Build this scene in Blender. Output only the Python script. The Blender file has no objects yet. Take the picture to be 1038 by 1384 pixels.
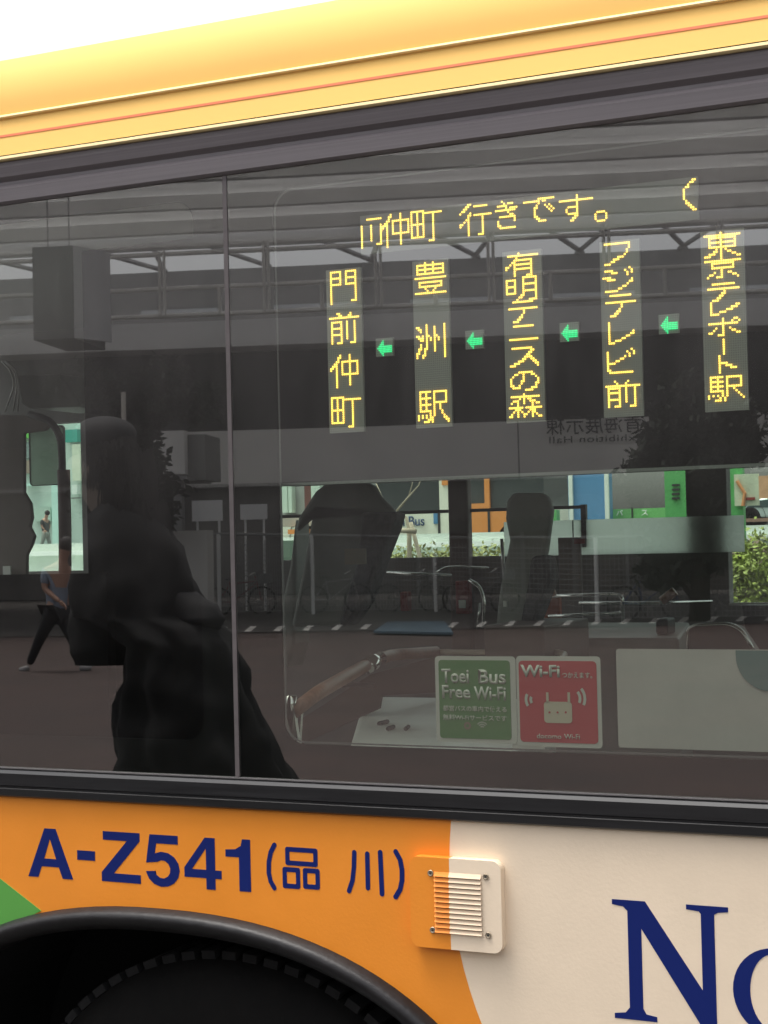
import bpy, bmesh, math, random
from mathutils import Vector, Matrix, noise as mnoise
random.seed(7)
S = bpy.context.scene
COL = S.collection
rad = math.radians

# ------------------------------------------------------------------ camera
F, CX, CY, D, H = 2240.0, 519.0, 692.0, 2.30, 1.60        # focal (px of a 1038x1384 frame), camera 2.3 m from the bus, 1.6 m up
def nrm(v): return Vector(v).normalized()
_X = nrm((4228 + 519, 848 - 692, F))
_w = -(_X.x * -0.024 + _X.y) / _X.z
_Z = nrm((-0.024, 1, _w)); _Y = _Z.cross(_X)
MR = Matrix((_X, _Y, _Z))                                  # camera -> world rotation
cd = bpy.data.cameras.new('camera'); cam = bpy.data.objects.new('camera', cd); COL.objects.link(cam)
cam.matrix_world = Matrix.Translation((0, -D, H)) @ MR.to_4x4()
cd.sensor_fit = 'VERTICAL'; cd.sensor_height = 36; cd.sensor_width = 27; cd.lens = F / 1384 * 36
cd.clip_start = 0.05; cd.clip_end = 2000
S.camera = cam

# ------------------------------------------------------------------ world, sun, exposure
W = bpy.data.worlds.new('World'); S.world = W; W.use_nodes = True
nt = W.node_tree; nt.nodes.clear()
sky = nt.nodes.new('ShaderNodeTexSky'); sky.sky_type = 'NISHITA'; sky.sun_disc = False
SUN_EL, SUN_AZ = 74, 245                                   # azimuth clockwise from +y
sky.sun_elevation = rad(SUN_EL); sky.sun_rotation = rad(SUN_AZ)
sky.air_density = 1.0; sky.dust_density = 5.0; sky.ozone_density = 1.0
hs = nt.nodes.new('ShaderNodeHueSaturation'); hs.inputs['Saturation'].default_value = 0.25
bg = nt.nodes.new('ShaderNodeBackground'); bg.inputs['Strength'].default_value = 0.15
wo = nt.nodes.new('ShaderNodeOutputWorld')
nt.links.new(sky.outputs[0], hs.inputs['Color']); nt.links.new(hs.outputs[0], bg.inputs[0]); nt.links.new(bg.outputs[0], wo.inputs[0])
sd = bpy.data.lights.new('sun', 'SUN'); sd.energy = 1.1; sd.angle = rad(25); sd.color = (1, .96, .9)
sun = bpy.data.objects.new('sun', sd); COL.objects.link(sun)
_sd = Vector((math.sin(rad(SUN_AZ)) * math.cos(rad(SUN_EL)), math.cos(rad(SUN_AZ)) * math.cos(rad(SUN_EL)), math.sin(rad(SUN_EL))))
sun.rotation_euler = _sd.to_track_quat('Z', 'Y').to_euler()
S.view_settings.view_transform = 'Standard'; S.view_settings.look = 'None'
S.view_settings.exposure = 1.2; S.view_settings.gamma = 1
S.view_settings.use_curve_mapping = False
S.cycles.max_bounces = 8; S.cycles.transparent_max_bounces = 16; S.cycles.caustics_reflective = False

# ------------------------------------------------------------------ measuring helpers (real distances from the lens)
CAMP = Vector((0, -D, H))
def ray(px, py): return MR @ Vector((px - CX, CY - py, -F))
def P(px, py, y=0.0):                                      # the point of the plane y = const seen at this place of the photograph
    d = ray(px, py); return CAMP + d * ((y + D) / d.y)
def G(px, py, z=0.0):                                      # the same for a level plane
    d = ray(px, py); return CAMP + d * ((z - H) / d.z)
def mir(p): return Vector((p[0], -p[1], p[2]))             # where a thing seen mirrored in the glass really stands
def RP(px, py, y): return mir(P(px, py, y))
def RG(px, py, z=0.0): return mir(G(px, py, z))
_a = rad(18); _c, _s = math.cos(_a), math.sin(_a)          # the hall across the road stands at 18 degrees to the bus
def HW(u, v, z): return Vector((u * _c - v * _s, -(u * _s + v * _c), z))
def FU(px, py, v):
    d = ray(px, py); n = Vector((-_s, _c, 0)); t = (v - CAMP.dot(n)) / d.dot(n); p = CAMP + d * t
    return p.x * _c + p.y * _s, p.z

# ------------------------------------------------------------------ materials
MATS = {}
def mat(name, col, rough=.5, metal=0, coat=0, emit=None, es=1, noise=0, nscale=8, bump=0, bscale=40, trans=0, spec=.5, stretch=None):
    if name in MATS: return MATS[name]
    m = bpy.data.materials.new(name); m.use_nodes = True; n = m.node_tree; b = n.nodes['Principled BSDF']
    b.inputs['Base Color'].default_value = (*col, 1); b.inputs['Roughness'].default_value = rough; b.inputs['Metallic'].default_value = metal
    b.inputs['Coat Weight'].default_value = coat; b.inputs['Coat Roughness'].default_value = .08
    b.inputs['Specular IOR Level'].default_value = spec
    if emit: b.inputs['Emission Color'].default_value = (*emit, 1); b.inputs['Emission Strength'].default_value = es
    if noise or bump:
        tc = n.nodes.new('ShaderNodeTexCoord'); mp = n.nodes.new('ShaderNodeMapping')
        if stretch: mp.inputs['Scale'].default_value = stretch
        n.links.new(tc.outputs['Object'], mp.inputs[0])
    if noise:
        t = n.nodes.new('ShaderNodeTexNoise'); t.inputs['Scale'].default_value = nscale; t.inputs['Detail'].default_value = 6; t.inputs['Roughness'].default_value = .65
        n.links.new(mp.outputs[0], t.inputs['Vector'])
        r = n.nodes.new('ShaderNodeMapRange'); r.inputs[1].default_value = .3; r.inputs[2].default_value = .7
        r.inputs[3].default_value = 1 - noise; r.inputs[4].default_value = 1 + noise
        n.links.new(t.outputs[0], r.inputs[0])
        mx = n.nodes.new('ShaderNodeMix'); mx.data_type = 'RGBA'; mx.blend_type = 'MULTIPLY'; mx.inputs[0].default_value = 1
        mx.inputs[6].default_value = (*col, 1); n.links.new(r.outputs[0], mx.inputs[7]); n.links.new(mx.outputs[2], b.inputs['Base Color'])
        r2 = n.nodes.new('ShaderNodeMapRange'); r2.inputs[3].default_value = max(0, rough - .08); r2.inputs[4].default_value = min(1, rough + .12)
        n.links.new(t.outputs[0], r2.inputs[0]); n.links.new(r2.outputs[0], b.inputs['Roughness'])
    if bump:
        t = n.nodes.new('ShaderNodeTexNoise'); t.inputs['Scale'].default_value = bscale; t.inputs['Detail'].default_value = 4
        n.links.new(mp.outputs[0], t.inputs['Vector'])
        bp = n.nodes.new('ShaderNodeBump'); bp.inputs['Strength'].default_value = bump; bp.inputs['Distance'].default_value = .004
        n.links.new(t.outputs[0], bp.inputs['Height']); n.links.new(bp.outputs[0], b.inputs['Normal'])
    MATS[name] = m; return m

def glass_mat(name, tint, base_refl, dirt_haze=.012):
    m = bpy.data.materials.new(name); m.use_nodes = True; n = m.node_tree; n.nodes.clear()
    out = n.nodes.new('ShaderNodeOutputMaterial')
    tr = n.nodes.new('ShaderNodeBsdfTransparent'); tr.inputs[0].default_value = (*tint, 1)
    gl = n.nodes.new('ShaderNodeBsdfGlossy'); gl.inputs['Roughness'].default_value = 0.009; gl.inputs[0].default_value = (1, .985, .96, 1)
    df = n.nodes.new('ShaderNodeBsdfDiffuse'); df.inputs[0].default_value = (.62, .58, .56, 1)
    ge = n.nodes.new('ShaderNodeNewGeometry'); dt = n.nodes.new('ShaderNodeVectorMath'); dt.operation = 'DOT_PRODUCT'
    n.links.new(ge.outputs['Incoming'], dt.inputs[0]); n.links.new(ge.outputs['Normal'], dt.inputs[1])
    def mth(op, a, b=None):
        q = n.nodes.new('ShaderNodeMath'); q.operation = op
        for i, w_ in enumerate((a, b)):
            if w_ is None: continue
            if isinstance(w_, (int, float)): q.inputs[i].default_value = w_
            else: n.links.new(w_, q.inputs[i])
        return q.outputs[0]
    sc = mth('POWER', mth('SUBTRACT', 1.0, mth('ABSOLUTE', dt.outputs['Value'])), 5.0)      # Schlick, the same from both sides
    class ad: outputs = [mth('MULTIPLY_ADD', sc, 1 - base_refl)]
    ad.outputs[0].node.inputs[2].default_value = base_refl
    # large soft ripples of toughened glass
    tc = n.nodes.new('ShaderNodeTexCoord'); ns = n.nodes.new('ShaderNodeTexNoise'); ns.inputs['Scale'].default_value = 2.2; ns.inputs['Detail'].default_value = 1
    n.links.new(tc.outputs['Object'], ns.inputs['Vector'])
    bp = n.nodes.new('ShaderNodeBump'); bp.inputs['Strength'].default_value = .25; bp.inputs['Distance'].default_value = .0006
    n.links.new(ns.outputs[0], bp.inputs['Height']); n.links.new(bp.outputs[0], gl.inputs['Normal'])
    # streaky dust film, doubling as flare haze
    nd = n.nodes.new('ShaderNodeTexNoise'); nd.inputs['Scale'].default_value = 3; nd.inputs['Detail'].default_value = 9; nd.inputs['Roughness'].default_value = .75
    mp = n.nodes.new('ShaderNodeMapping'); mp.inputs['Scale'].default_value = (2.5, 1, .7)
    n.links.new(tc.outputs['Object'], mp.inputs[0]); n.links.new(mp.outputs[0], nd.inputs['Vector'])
    mr = n.nodes.new('ShaderNodeMapRange'); mr.inputs[1].default_value = .3; mr.inputs[2].default_value = .75; mr.inputs[3].default_value = dirt_haze * .5; mr.inputs[4].default_value = dirt_haze * 1.6
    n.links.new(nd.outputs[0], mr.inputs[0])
    sx = n.nodes.new('ShaderNodeSeparateXYZ'); n.links.new(tc.outputs['Object'], sx.inputs[0])   # milky flare painted in: diffuse film thickened towards the top
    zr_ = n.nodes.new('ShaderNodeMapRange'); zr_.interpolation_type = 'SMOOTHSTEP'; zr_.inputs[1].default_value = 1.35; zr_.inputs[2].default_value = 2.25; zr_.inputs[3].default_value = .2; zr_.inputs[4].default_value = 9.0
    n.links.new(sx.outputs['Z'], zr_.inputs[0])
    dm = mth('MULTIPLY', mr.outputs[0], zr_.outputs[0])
    m1 = n.nodes.new('ShaderNodeMixShader'); m2 = n.nodes.new('ShaderNodeMixShader')
    n.links.new(ad.outputs[0], m1.inputs[0]); n.links.new(tr.outputs[0], m1.inputs[1]); n.links.new(gl.outputs[0], m1.inputs[2])
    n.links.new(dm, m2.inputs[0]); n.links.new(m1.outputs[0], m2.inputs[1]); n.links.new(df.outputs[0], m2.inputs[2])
    n.links.new(m2.outputs[0], out.inputs[0])
    MATS[name] = m; return m

M_OR   = mat('orange_paint', (.84, .275, .024), .42, coat=.2, noise=.045, nscale=5, bump=.06, bscale=180)
M_CR   = mat('cream_paint', (.84, .685, .51), .42, coat=.2, noise=.045, nscale=7, bump=.06, bscale=180)
M_GR   = mat('green_paint', (.10, .34, .06), .35, coat=.35, noise=.03, nscale=6)
M_NV   = mat('navy_vinyl', (.006, .016, .125), .5, spec=.2)
M_RL   = mat('red_line', (.75, .17, .06), .5)
M_BLK  = mat('black_trim', (.012, .012, .013), .32, noise=.3, nscale=30, stretch=(.2, 1, 8))
M_FRT  = mat('black_ceramic', (.005, .005, .005), .8, spec=.08)
M_RUB  = mat('rubber', (.010, .009, .0095), .42, spec=.3, noise=.35, nscale=25, bump=.2, bscale=80)
M_TYR  = mat('tyre_rubber', (.005, .0045, .004), .8, spec=.15, noise=.4, nscale=20, bump=.4, bscale=60)
M_WELL = mat('wheel_well', (.003, .003, .003), .9, noise=.5, nscale=12)
M_BAR  = mat('divider_seal', (.10, .085, .085), .5, noise=.15, nscale=40)
M_CHR  = mat('chrome', (.75, .75, .72), .12, metal=1)
M_STL  = mat('steel', (.55, .55, .55), .35, metal=1, noise=.1)
M_WOOD = mat('rail_wood', (.32, .17, .11), .4, noise=.2, nscale=20, stretch=(1, 8, 8))
M_PLG  = mat('grey_plastic', (.20, .22, .20), .5, noise=.08, bump=.15, bscale=200)
M_PLD  = mat('dark_plastic', (.03, .032, .032), .5, noise=.15)
M_SEAT = mat('seat_shell', (.32, .34, .31), .55, noise=.1)
M_SEATF= mat('seat_fabric', (.09, .095, .10), .85, noise=.4, nscale=60)
M_WHT  = mat('white_laminate', (.86, .90, .84), .4, noise=.06)
M_INT  = mat('interior_wall', (.16, .165, .155), .6, noise=.06)
M_FLR  = mat('bus_floor', (.09, .09, .088), .6, noise=.2, nscale=30)
M_CEIL = mat('bus_ceiling', (.42, .43, .41), .6)
M_PILL = mat('pillar_brown', (.13, .10, .09), .6, noise=.1)
M_RED  = mat('red_plastic', (.28, .03, .025), .4)
M_LEDY = mat('amber_led', (.9, .6, .1), .4, emit=(1.0, .62, .09), es=2.0)
M_LEDG = mat('green_led', (.1, .8, .4), .4, emit=(.02, .75, .26), es=.9)
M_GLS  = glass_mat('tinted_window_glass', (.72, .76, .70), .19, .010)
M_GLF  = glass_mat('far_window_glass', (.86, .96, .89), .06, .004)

def led_panel_mat():                                       # black circuit board with its grid of unlit diodes
    m = mat('led_panel', (.28, .29, .265), .55); n = m.node_tree; b = n.nodes['Principled BSDF']
    tc = n.nodes.new('ShaderNodeTexCoord'); sp = n.nodes.new('ShaderNodeSeparateXYZ'); n.links.new(tc.outputs['Object'], sp.inputs[0])
    outs = []
    for ax in ('X', 'Z'):
        mu = n.nodes.new('ShaderNodeMath'); mu.operation = 'MULTIPLY'; mu.inputs[1].default_value = math.pi * 2 / .0033; n.links.new(sp.outputs[ax], mu.inputs[0])
        si = n.nodes.new('ShaderNodeMath'); si.operation = 'SINE'; n.links.new(mu.outputs[0], si.inputs[0]); outs.append(si)
    mx = n.nodes.new('ShaderNodeMath'); mx.operation = 'MAXIMUM'; n.links.new(outs[0].outputs[0], mx.inputs[0]); n.links.new(outs[1].outputs[0], mx.inputs[1])
    cr = n.nodes.new('ShaderNodeMapRange'); cr.inputs[1].default_value = 0; cr.inputs[2].default_value = 1; cr.inputs[3].default_value = .75; cr.inputs[4].default_value = 1.2
    n.links.new(mx.outputs[0], cr.inputs[0])
    mm = n.nodes.new('ShaderNodeMix'); mm.data_type = 'RGBA'; mm.blend_type = 'MULTIPLY'; mm.inputs[0].default_value = 1; mm.inputs[6].default_value = (.28, .29, .265, 1)
    n.links.new(cr.outputs[0], mm.inputs[7]); n.links.new(mm.outputs[2], b.inputs['Base Color']); return m
M_LEDP = led_panel_mat()

def wmat(o): return (wmat(o.parent) @ o.matrix_parent_inverse @ o.matrix_basis) if o.parent else o.matrix_basis.copy()
# ------------------------------------------------------------------ mesh helpers
def link(name, bm, m, parent=None, smooth=False, bevel=0, label=None, cat=None, group=None, kind=None, auto=None):
    me = bpy.data.meshes.new(name); bmesh.ops.recalc_face_normals(bm, faces=bm.faces); bm.to_mesh(me); bm.free()
    if isinstance(m, (list, tuple)):
        for q in m: me.materials.append(q)
    else: me.materials.append(m)
    o = bpy.data.objects.new(name, me); COL.objects.link(o)
    if parent is not None: o.parent = parent; o.matrix_parent_inverse = wmat(parent).inverted()
    if smooth:
        for p in me.polygons: p.use_smooth = True
    if bevel:
        b = o.modifiers.new('bevel', 'BEVEL'); b.width = bevel; b.segments = 3; b.limit_method = 'ANGLE'
    tagp(o, label, cat, group, kind); return o
def tagp(o, label=None, cat=None, group=None, kind=None):
    if label: o['label'] = label
    if cat: o['category'] = cat
    if group: o['group'] = group
    if kind: o['kind'] = kind
    return o
def thing(name, loc, label, cat, group=None):
    o = bpy.data.objects.new(name, None); COL.objects.link(o); o.location = loc; o.empty_display_size = .2
    return tagp(o, label, cat, group)
def bx(bm, a, b):
    a, b = Vector(a), Vector(b)
    v = [bm.verts.new((x, y, z)) for x in (a.x, b.x) for y in (a.y, b.y) for z in (a.z, b.z)]
    for f in ((0, 1, 3, 2), (4, 6, 7, 5), (0, 4, 5, 1), (2, 3, 7, 6), (0, 2, 6, 4), (1, 5, 7, 3)): bm.faces.new([v[i] for i in f])
def hexa(bm, P8):                                          # eight corners: bottom ring, top ring
    v = [bm.verts.new(p) for p in P8]
    for f in ((0, 1, 2, 3), (4, 5, 6, 7), (0, 1, 5, 4), (1, 2, 6, 5), (2, 3, 7, 6), (3, 0, 4, 7)): bm.faces.new([v[i] for i in f])
def hbox(bm, u0, u1, v0, v1, z0, z1):                      # a box in the frame of the hall
    hexa(bm, [HW(u0, v0, z0), HW(u1, v0, z0), HW(u1, v1, z0), HW(u0, v1, z0), HW(u0, v0, z1), HW(u1, v0, z1), HW(u1, v1, z1), HW(u0, v1, z1)])
def tube(bm, pts, r, n=10, cap=True):
    pts = [Vector(p) for p in pts]; rs = r if isinstance(r, (list, tuple)) else [r] * len(pts)
    rings = []; up = None
    for i, p in enumerate(pts):
        t = (pts[min(i + 1, len(pts) - 1)] - pts[max(i - 1, 0)]).normalized()
        if up is None: up = t.orthogonal().normalized()
        a = (up - t * up.dot(t)).normalized(); b = t.cross(a); up = a
        rings.append([bm.verts.new(p + (a * math.cos(q) + b * math.sin(q)) * rs[i]) for q in [2 * math.pi * k / n for k in range(n)]])
    for A, B in zip(rings, rings[1:]):
        for k in range(n): bm.faces.new((A[k], A[(k + 1) % n], B[(k + 1) % n], B[k]))
    if cap: bm.faces.new(rings[0]); bm.faces.new(rings[-1])
def round_path(pts, r, k=5):                               # fillet a polyline
    pts = [Vector(p) for p in pts]; out = [pts[0]]
    for i in range(1, len(pts) - 1):
        a, b, c = pts[i - 1], pts[i], pts[i + 1]; d1 = (a - b).normalized(); d2 = (c - b).normalized()
        rr = min(r, (a - b).length * .45, (c - b).length * .45)
        p, q = b + d1 * rr, b + d2 * rr
        for j in range(k + 1):
            t = j / k; out.append(p * (1 - t) ** 2 + b * 2 * t * (1 - t) + q * t * t)
    out.append(pts[-1]); return out
def prism(bm, poly, y0, y1, holes=()):                     # polygon in (x, z), with holes, between two y
    from mathutils.geometry import tessellate_polygon
    loops = [poly] + list(holes); flat = [p for l in loops for p in l]
    tris = tessellate_polygon([[Vector((p[0], p[1], 0)) for p in l] for l in loops])
    A = [bm.verts.new((p[0], y0, p[1])) for p in flat]
    for t in tris:
        try: bm.faces.new([A[i] for i in t])
        except ValueError: pass
    if y1 is None: return
    B = [bm.verts.new((p[0], y1, p[1])) for p in flat]
    for t in tris:
        try: bm.faces.new([B[i] for i in reversed(t)])
        except ValueError: pass
    k = 0
    for l in loops:
        n = len(l)
        for i in range(n):
            a, b = k + i, k + (i + 1) % n; bm.faces.new((A[a], A[b], B[b], B[a]))
        k += n
def rrect(x0, x1, z0, z1, r, k=8):
    out = []
    for cx, cz, a0 in ((x1 - r, z0 + r, -90), (x1 - r, z1 - r, 0), (x0 + r, z1 - r, 90), (x0 + r, z0 + r, 180)):
        for j in range(k + 1):
            a = rad(a0 + 90 * j / k); out.append((cx + r * math.cos(a), cz + r * math.sin(a)))
    return out
def text_mesh(name, body, m, parent, x0, z0, h, y=-.001, width=None, bold=0, rot=None, ext=.0003, spacing=1.0, label=None, shear=0, xscale=None):
    cu = bpy.data.curves.new(name, 'FONT'); cu.body = body; cu.size = 1; cu.offset = bold; cu.space_character = spacing; cu.resolution_u = 6; cu.shear = shear
    o = bpy.data.objects.new(name, cu); COL.objects.link(o); bpy.context.view_layer.update()
    me = bpy.data.meshes.new_from_object(o.evaluated_get(bpy.context.evaluated_depsgraph_get())); bpy.data.objects.remove(o)
    xs = [v.co.x for v in me.vertices]; ys = [v.co.y for v in me.vertices]
    if not xs: return None
    sx0, sx1, sy0, sy1 = min(xs), max(xs), min(ys), max(ys); k = h / (sy1 - sy0); kx = (width / (sx1 - sx0)) if width else k * (xscale or 1)
    bm = bmesh.new(); bm.from_mesh(me); bpy.data.meshes.remove(me)
    for v in bm.verts: v.co = Vector(((v.co.x - sx0) * kx, 0, (v.co.y - sy0) * k))
    r = bmesh.ops.extrude_face_region(bm, geom=bm.faces[:])
    for e in r['geom']:
        if isinstance(e, bmesh.types.BMVert): e.co.y -= ext
    if rot is None: bmesh.ops.translate(bm, verts=bm.verts, vec=(x0, y, z0))
    else: bmesh.ops.transform(bm, matrix=rot, verts=bm.verts)
    return link(name, bm, m, parent, label=label)
def skin(name, verts, edges, radii, m, parent=None, root=0, sub=2, **kw):
    me = bpy.data.meshes.new(name); me.from_pydata([tuple(v) for v in verts], edges, []); me.materials.append(m)
    o = bpy.data.objects.new(name, me); COL.objects.link(o)
    if parent is not None: o.parent = parent; o.matrix_parent_inverse = wmat(parent).inverted()
    sk = o.modifiers.new('skin', 'SKIN'); sk.use_smooth_shade = True
    for i, r in enumerate(radii):
        d = me.skin_vertices[0].data[i]; d.radius = (r, r) if not isinstance(r, tuple) else r; d.use_root = (i == root)
    s = o.modifiers.new('sub', 'SUBSURF'); s.levels = sub; s.render_levels = sub
    tagp(o, **kw); return o

# ================================================================== THE SETTING: grounds
bm = bmesh.new(); bx(bm, (-150, -160, -.5), (150, 160, 0))
link('ground', bm, mat('asphalt', (.06, .058, .056), .85, noise=.3, nscale=1.5, bump=.3, bscale=30), kind='structure')
bm = bmesh.new()                                           # brick-red paving of the bus stop and road in front of the hall
v = [HW(-120, 6, .02), HW(120, 6, .02), HW(120, 27.5, .02), HW(-120, 27.5, .02)]
bm.faces.new([bm.verts.new(p) for p in v])
link('pavement', bm, mat('red_paving', (.048, .030, .026), .8, noise=.35, nscale=.8, bump=.4, bscale=12), kind='structure')
bm = bmesh.new()
v = [HW(-120, 27.6, .03), HW(120, 27.6, .03), HW(120, 49, .03), HW(-120, 49, .03)]
bm.faces.new([bm.verts.new(p) for p in v])
link('forecourt', bm, mat('forecourt_paving', (.06, .054, .05), .85, noise=.3, nscale=2), kind='structure')
bm = bmesh.new()                                           # white broken edge line
for i in range(-6, 18):
    x = 408 + i * 39
    p = RG(x, 852 - .02 * (x - 400), .036); q = RG(x + 17, 845 - .02 * (x - 400), .036)
    dx = (RG(x + 9, 852 - .02 * (x - 400), .036) - p)
    bm.faces.new([bm.verts.new(w) for w in (p, p + dx, q, q - dx)])
link('road_marking', bm, mat('marking_paint', (.6, .58, .54), .8, noise=.25, nscale=4), kind='structure')

# ================================================================== THE BUS
bus = thing('city_bus', (0, 1.2, 0), 'orange and cream city bus side with dark tinted windows and amber route display', 'bus')
X0, X1 = -3.9, 4.6
def bpart(name, bm, m, **kw): return link(name, bm, m, bus, **kw)

# side panel below the windows, with the wheel opening
AX, AZ = -1.50, .475
def arch(rw, rh, x0=AX, n=40, e=2.3, zb=.30):
    out = []
    for k in range(n + 1):
        a = math.pi * k / n; c, s = math.cos(a), math.sin(a)
        out.append((x0 + rw * math.copysign(abs(c) ** (2 / e), c), AZ + rh * abs(s) ** (2 / e)))
    return [(x0 + rw, zb)] + out + [(x0 - rw, zb)]
ZT = 1.181
A_in = arch(.655, .533)
circ = [(-.39 + .60 * math.cos(rad(a)), 1.11 + .60 * math.sin(rad(a))) for a in range(0, 360, 4)]
def circ_x(z): return -.39 - math.sqrt(max(0, .36 - (z - 1.11) ** 2))
left = [(X0, .30)] + [(p[0], p[1]) for p in reversed(A_in)] + [(circ_x(.51), .30)]
zs = [.51 + (ZT - .51) * i / 24 for i in range(25)]
orange_poly = left + [(circ_x(z), z) for z in zs] + [(X0, ZT)]
bm = bmesh.new(); prism(bm, orange_poly, 0, .02); bpart('lower_side_panel', bm, M_OR, label='orange lower side panel with a wheel opening')
cream_poly = [(X1, .30), (X1, ZT)] + [(circ_x(z), z) for z in reversed(zs)] + [(circ_x(.51), .30)]
bm = bmesh.new(); prism(bm, cream_poly, 0, .02); bpart('lower_side_panel', bm, M_CR, label='cream lower side panel with curved edge')
# green swoosh at the left
gp, gq = P(-60, 1140), P(56, 1231)
arc = [p for p in reversed(A_in) if p[0] < gq.x + .002 and p[1] > .31]
bm = bmesh.new(); prism(bm, [(arc[0][0], .31)] + arc + [(gq.x, gq.z), (gp.x, gp.z), (-2.5, gp.z + .12), (-3.2, gp.z + .10), (-3.4, .31)], -.0012, 0)
bpart('green_livery_stripe', bm, M_GR)

# wheel arch rubber, wheel well, wheel
bm = bmesh.new(); secs = [(0.0, -.002), (0.004, -.022), (.012, -.030), (.022, -.027), (.030, -.016), (.036, -.010), (.038, .06)]
rings = []
base = arch(.655, .533, n=60)[1:-1]
for i, (x, z) in enumerate(base):
    a = base[max(i - 1, 0)]; b = base[min(i + 1, len(base) - 1)]; t = Vector((b[0] - a[0], b[1] - a[1])).normalized(); nr = Vector((t.y, -t.x))
    if nr.dot(Vector((x - AX, z - AZ))) < 0: nr = -nr
    rings.append([bm.verts.new((x - nr.x * (s0 - .004), yy, z - nr.y * (s0 - .004))) for s0, yy in secs])
for A, B in zip(rings, rings[1:]):
    for k in range(len(secs) - 1): bm.faces.new((A[k], A[k + 1], B[k + 1], B[k]))
bpart('wheel_arch_trim', bm, M_RUB, smooth=True)
bm = bmesh.new(); ib = arch(.66, .538, n=30); 
for (a, b) in zip(ib, ib[1:]):
    bm.faces.new([bm.verts.new(p) for p in ((a[0], .02, a[1]), (b[0], .02, b[1]), (b[0], .55, b[1]), (a[0], .55, a[1]))])
prism(bm, ib, .55, None)
bpart('wheel_well', bm, M_WELL)
def ring_lathe(bm, prof, cx, cz, n=56):                    # profile (radius, y)
    R = [[bm.verts.new((cx + r * math.cos(2 * math.pi * k / n), y, cz + r * math.sin(2 * math.pi * k / n))) for k in range(n)] for r, y in prof]
    for A, B in zip(R, R[1:]):
        for k in range(n): bm.faces.new((A[k], A[(k + 1) % n], B[(k + 1) % n], B[k]))
TY = .07
bm = bmesh.new(); ring_lathe(bm, [(.27, TY + .03), (.29, TY + .005), (.34, TY - .008), (.40, TY), (.432, TY + .018), (.452, TY + .035), (.458, TY + .06), (.458, TY + .26), (.44, TY + .29)], AX + .06, .457)
wheel = bpart('wheel', bm, M_TYR, smooth=True)
bm = bmesh.new()
for k in range(72):
    a = 2 * math.pi * k / 72
    for j in range(3):
        c = Vector((AX + .06, 0, .457)); d = Vector((math.cos(a), 0, math.sin(a))); t = Vector((-d.z, 0, d.x)) * .013
        y0 = TY + .032 + j * .075; y1 = y0 + .06
        p = [c + d * .452 - t, c + d * .452 + t, c + d * .466 + t, c + d * .466 - t]
        hexa(bm, [(q.x, y0, q.z) for q in p] + [(q.x, y1, q.z) for q in p])
link('tyre_tread', bm, mat('tread_rubber', (.0035, .003, .003), .9, noise=.4), wheel, kind='stuff')
bm = bmesh.new(); ring_lathe(bm, [(.275, TY + .03), (.265, TY + .01), (.25, TY + .05), (.17, TY + .09), (.12, TY + .05), (.11, TY + .0), (.0001, TY - .005)], AX + .06, .457)
link('rim', bm, M_STL, wheel, smooth=True)

# black rail under the windows
def extr(name, prof, m, x0=X0, x1=X1, **kw):               # profile (y, z) swept along the bus
    bm = bmesh.new(); A = [bm.verts.new((x0, y, z)) for y, z in prof]; B = [bm.verts.new((x1, y, z)) for y, z in prof]; n = len(prof)
    for i in range(n - 1): bm.faces.new((A[i], A[i + 1], B[i + 1], B[i]))
    return bpart(name, bm, m, **kw)
extr('window_sill_rail', [(.03, 1.1815), (-.006, 1.1815), (-.010, 1.184), (-.011, 1.196), (-.008, 1.198), (-.008, 1.2), (-.0105, 1.202), (-.0105, 1.222), (-.007, 1.227), (.0, 1.2285), (.03, 1.2285)], M_BLK)
extr('chrome_bead', [(.004, 1.2285), (-.0035, 1.2292), (-.0035, 1.2312), (.004, 1.2322)], mat('dull_bead', (.22, .21, .21), .35, metal=.6))
# glass
ZG0, ZG1, XD = 1.2322, 2.198, -1.3545
def window(xa, xb, lab):
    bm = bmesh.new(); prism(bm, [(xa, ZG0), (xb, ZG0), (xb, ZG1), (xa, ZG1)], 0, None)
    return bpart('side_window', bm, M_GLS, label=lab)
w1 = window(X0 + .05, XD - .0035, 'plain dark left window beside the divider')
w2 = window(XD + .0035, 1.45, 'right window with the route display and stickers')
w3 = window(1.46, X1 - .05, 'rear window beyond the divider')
def border(w, xa, xb, ca, cb):
    bm = bmesh.new(); prism(bm, [(xa, ZG0 - .02), (xb, ZG0 - .02), (xb, ZG1 + .02), (xa, ZG1 + .02)], .004, .007, [list(reversed(rrect(ca, cb, 1.287, 2.166, .035)))])
    link('printed_border', bm, M_FRT, w)
border(w1, X0, XD - .002, -2.66, -1.418)
border(w2, XD + .002, 1.455, -1.270, 1.36)
border(w3, 1.456, X1, 1.55, X1 - .15)
bm = bmesh.new(); bx(bm, (XD - .0038, -.0015, ZG0), (XD + .0038, .004, ZG1)); bpart('window_divider', bm, M_BAR)
bm = bmesh.new(); bx(bm, (1.4512, -.0015, ZG0), (1.459, .004, ZG1)); bpart('window_divider', bm, M_BAR)
bm = bmesh.new(); prism(bm, rrect(-1.268, 1.358, 1.289, 2.164, .034), .0045, .0055, [list(reversed(rrect(-1.2655, 1.3555, 1.2915, 2.1615, .0325)))])
link('dot_edge', bm, mat('frit_edge', (.12, .12, .12), .5), w2)
# top frame
M_TF = mat('hazed_frame', (.17, .15, .155), .38, noise=.15, nscale=12, stretch=(.1, 1, 20))  # flare haze over black rubber put into the base colour
extr('window_head_rail', [(.01, 2.198), (-.004, 2.198), (-.009, 2.202), (-.010, 2.224), (-.004, 2.230), (-.004, 2.236), (-.013, 2.243), (-.016, 2.258), (-.017, 2.2675), (.01, 2.2685)], M_TF)
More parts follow.
